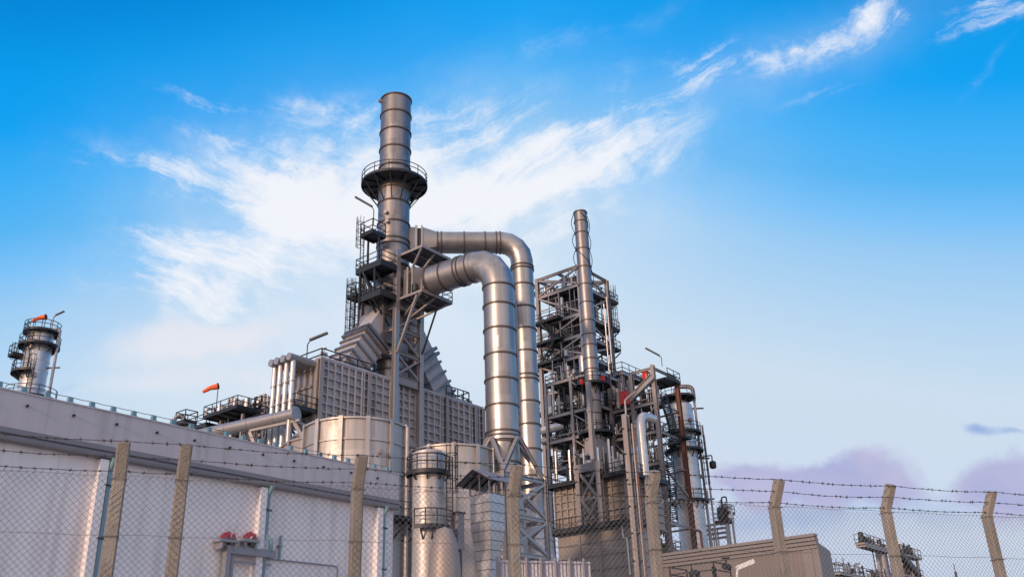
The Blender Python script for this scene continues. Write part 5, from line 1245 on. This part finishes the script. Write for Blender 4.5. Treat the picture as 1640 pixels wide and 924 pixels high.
# ================================================================== LEFT: silver tower behind the warehouse
pt_ = pt(60, 570, 104); rt = rad(pt_, 39); zt = zf(527, pt_, rt); ct = (pt_[0], pt_[1])
T = thing('silver_column', 'stubby silver column with dark railed walkways rising behind the warehouse at far left', 'column', (*ct, 0))
b = MB(); b.lathe(ct, [(rt, 0), (rt, zt-.3), (rt*.9, zt+.1), (.01, zt+.5)], 36); b.build('shell', 'bright_cladding', T)
for r in (548, 574, 590, 611, 632): b = MB(); b.ring(ct, rt, zf(r, ct, rt), .03, .08, 36); b.build('joint_band', 'bright_cladding', T)
ring_platform(T, ct, zz(533, *ct), .3, rt+.55, 0, 360, 8, True, .9); ring_platform(T, ct, zz(555, *ct), rt+.03, rt+.8, 0, 360, 9, True, .9)
ring_platform(T, ct, zz(599, *ct), rt+.03, rt+1.0, 100, 235, 5, True, .9); ring_platform(T, ct, zz(640, *ct), rt+.03, rt+1.4, 180, 345, 6, True, .9)
lw = Vector((-.616, .788, 0)); q = Vector((*ct, 0))+lw*(rt+.8); zq = zz(568, *ct)
platform(T, q.x-.9, q.x+.7, q.y-.6, q.y+.8, zq, 'uvV', 1.2); b = MB(); b.ladder((q.x, q.y+.6), (lw.x, lw.y), zz(599, *ct), zq+1, .5); b.build('ladder', 'dark_steel', T)
q2 = Vector((*ct, 0))+lw*(-.35)+Vector((-.7, -.7, 0))*(rt+.25); b = MB(); b.ladder((q2.x, q2.y), (-.7, -.7), zz(640, *ct), zz(588, *ct), .5); b.build('ladder', 'dark_steel', T)
q2 = Vector((*ct, 0))+lw*.55+Vector((-.7, -.7, 0))*(rt+.2); b = MB(); b.ladder((q2.x, q2.y), (-.7, -.7), zz(599, *ct), zz(533, *ct), .45); b.build('ladder', 'dark_steel', T)
for a, r in ((215, 555), (200, 545), (250, 600)):
    an = math.radians(a); x, y = ct[0]+rt*math.cos(an), ct[1]+rt*math.sin(an); z = zf(r, ct, rt); b = MB(); b.tube([(x-.1*math.cos(an), y-.1*math.sin(an), z), (x+.35*math.cos(an), y+.35*math.sin(an), z)], .25, 12); b.build('manhole', 'frame_steel', T)
q = Vector((*ct, 0))-lw*(rt+.75)
pipe(T, [Vector((*ct, zz(528, *ct))), Vector((q.x, q.y, zz(528, *ct))), Vector((q.x, q.y, 0))], .17, 'pipe_grey', 'overhead_line', 10)
b = MB(); z = zz(590, *ct); b.beam(Vector((*ct, z))-lw*rt*.9, Vector((*ct, z))-lw*(rt+1.5), .16); b.build('bracket', 'dark_steel', T)
q = Vector((*ct, 0))-lw*(rt*.75); T = thing('lamp_mast', 'grey lamp mast with cranked head on top of the far left silver column', 'lamp', (q.x, q.y, zz(533, *ct)))
z0, z1 = zz(540, q.x, q.y), zz(508, q.x, q.y); pipe(T, [(q.x, q.y, z0), (q.x, q.y, z1), Vector((q.x, q.y, z1+.35))-lw*.35], .09, 'pipe_grey', 'mast'); b = MB(); b.beam(Vector((q.x, q.y, z1+.25))-lw*.2, Vector((q.x, q.y, z1+.75))-lw*1.2, .24, .14); b.build('lamp_head', 'dark_steel', T)
def windsock(label, base, ztop, L, dirv, r0):
    T = thing('windsock', label, 'windsock', tuple(base), 'orange windsocks'); b = MB(); b.tube([base, (base[0], base[1], ztop+.15)], .045, 6); b.build('pole', 'dark_steel', T)
    d = Vector(dirv).normalized(); p = Vector((base[0], base[1], ztop)); tt = [i/19 for i in range(20)]; P = [p+d*L*t+Vector((0, 0, -.18*L*t*t-.03*math.sin(t*9))) for t in tt]
    b = MB(); b.tube(P, [r0*(1-.52*t)*(1+(.06 if i % 3 == 1 else -.03)*(1 if i else 0)) for i, t in enumerate(tt)], 12, False); o = b.build('sock', 'orange_cloth', T, 60)
    b = MB(); b.dring(p, d, r0, .02, .05, 12); b.build('hoop', 'dark_steel', T)
qb = Vector((*ct, 0))-lw*.15; windsock('orange windsock flying over the far left silver column', (qb.x, qb.y, zz(533, *ct)), zz(507.5, qb.x, qb.y), 1.6, lw*1+Vector((0, 0, -.10)), .34)

# ------------------------------------------------------------------ left process unit behind the parapet
pu = pt(372, 668, 92); uu0, vu0, zu = pu
T = thing('process_unit', 'low process unit with railed dark decks and thin pipes behind the warehouse parapet', 'process unit', (uu0, vu0, 0))
va, vb = vv(392, uu0, zu), vv(318, uu0, zu); z1u = zz(665, uu0, (va+vb)/2)
platform(T, uu0-1, uu0+3, va, vb-2.2, z1u, 'uvV', 1.1); platform(T, uu0-.5, uu0+3, vb-2.1, vb, z1u-.55, 'uvV', 1.1)
rnd = random.Random(81)
clutter(T, uu0-.5, uu0+2.5, va+.5, vb-1, z1u, z1u+1.6, 22, rnd, .5, .9); clutter(T, uu0-.5, uu0+2.5, va+.5, vb-.5, z1u-5, z1u-.3, 26, rnd, .5, .9)
for v in (va+.3, (va+vb)/2, vb-.4): column(T, uu0, v, 0, z1u-.6, .24)
pu2 = pt(410, 672, 95); u2, v2, z2 = pu2; va2, vb2 = vv(440, u2, z2), vv(366, u2, z2)
clutter(T, u2, u2+2.5, va2, vb2, z2-5, zz(642, u2, v2), 70, rnd, .4, 1.2)
for x, y in ((366, 645), (371, 641), (376, 643), (381, 652), (386, 655), (392, 648), (398, 656), (404, 650), (410, 640), (414, 646), (418, 638), (424, 636), (430, 640)):
    v = vv(x, u2, zz(y, u2, v2)); pipe(T, [(u2, v, z2-5), (u2, v, zz(y-5, u2, v))], .22, rnd.choice(['pipe_grey', 'bright_cladding', 'frame_steel']))
clutter(T, u2-1.2, u2+.4, va2, vb2, z2-3, zz(646, u2, v2), 60, rnd, .35, .6)
for k in range(9): v = va2+(vb2-va2)*k/8; b = MB(); b.beam((u2-1.3, v, z2-4), (u2-1.3, v, zz(652+(k % 3)*3, u2, v)), .12); b.build('post', 'frame_steel', T)
for k in range(3): z = zz(658+k*8, u2, v2); b = MB(); b.beam((u2-1.35, va2, z), (u2-1.35, vb2, z), .12, .16); b.build('rack_beam', 'frame_steel', T)
zq = zz(645, u2, v2); pipe(T, [(u2+.3, vv(366, u2, zq), zq), (u2+.3, vv(414, u2, zq)-0, zq)], .13, 'pipe_grey')
z = zz(650, u2, v2); a, c = vv(390, u2, z), vv(400, u2, z); pipe(T, [(u2-.3, a, z-4), (u2-.3, a, z), (u2-.3, c, z), (u2-.3, c, z-4)], .16, 'frame_steel', 'loop_pipe')
zr = zz(660, u2, vv(425, u2, z2)); platform(T, u2-1.5, u2+2, vv(436, u2, zr), vv(404, u2, zr), zr, 'uvV', 1.2)
for x in (378, 385, 396): v = vv(x, u2-1.5, z2-3); pipe(T, [(u2-1.5, v, 0), (u2-1.5, v, z2-1.2)], .17, 'bright_cladding')
pw = pt(346, 655, 93); windsock('orange windsock on a thin pole above the low process unit', (pw[0], pw[1], zz(660, *pw[:2])), zz(618, *pw[:2]), 1.6, lw*1+Vector((0, 0, -.18)), .33)
# duct elbow vent
pg = pt(287, 672, 80); T = thing('vent_elbow', 'dark curved vent elbow with small railed landing peeking over the parapet', 'vent', (pg[0], pg[1], 0)); r = rad(pg, 7)
sdv = -lw; c = Vector(pg); b = MB(); P = [c+lw*.45+Vector((0, 0, -6))]+[c-Vector((0, 0, .1))+lw*.45*math.cos(a)+Vector((0, 0, .45*math.sin(a)))+sdv*0 for a in [math.pi*i/10 for i in range(11)]]
b.tube(P, r*.9, 14); b.build('elbow', 'gutter_paint', T)
for t in range(5): a = math.pi*(t+.5)/5; d = Vector((0, 0, math.cos(a)))-lw*math.sin(a); b = MB(); b.dring(c-Vector((0, 0, .1))+lw*.45*math.cos(a)+Vector((0, 0, .45*math.sin(a))), d, r*.9, .04, .05, 14); b.build('seam_band', 'pipe_grey', T)
q = c+sdv*.75; platform(T, q.x-.7, q.x+.5, q.y-.7, q.y+.8, c.z-.35, 'uvUV', 1.0); column(T, q.x, q.y, 0, c.z-.45, .3); clutter(T, q.x-.6, q.x+.4, q.y-.6, q.y+.6, c.z-3, c.z-.4, 8, random.Random(6), .6, .6)
# floodlight over the furnace left corner
pfz = Vector((UF+.2, vv(492, UF+.3, ZFT), ZFT+.2)); floodlight('floodlight', 'floodlight on a bent mast at the left end of the furnace roof', tuple(pfz), 2.2, 1.7, (.5, -1), .30)
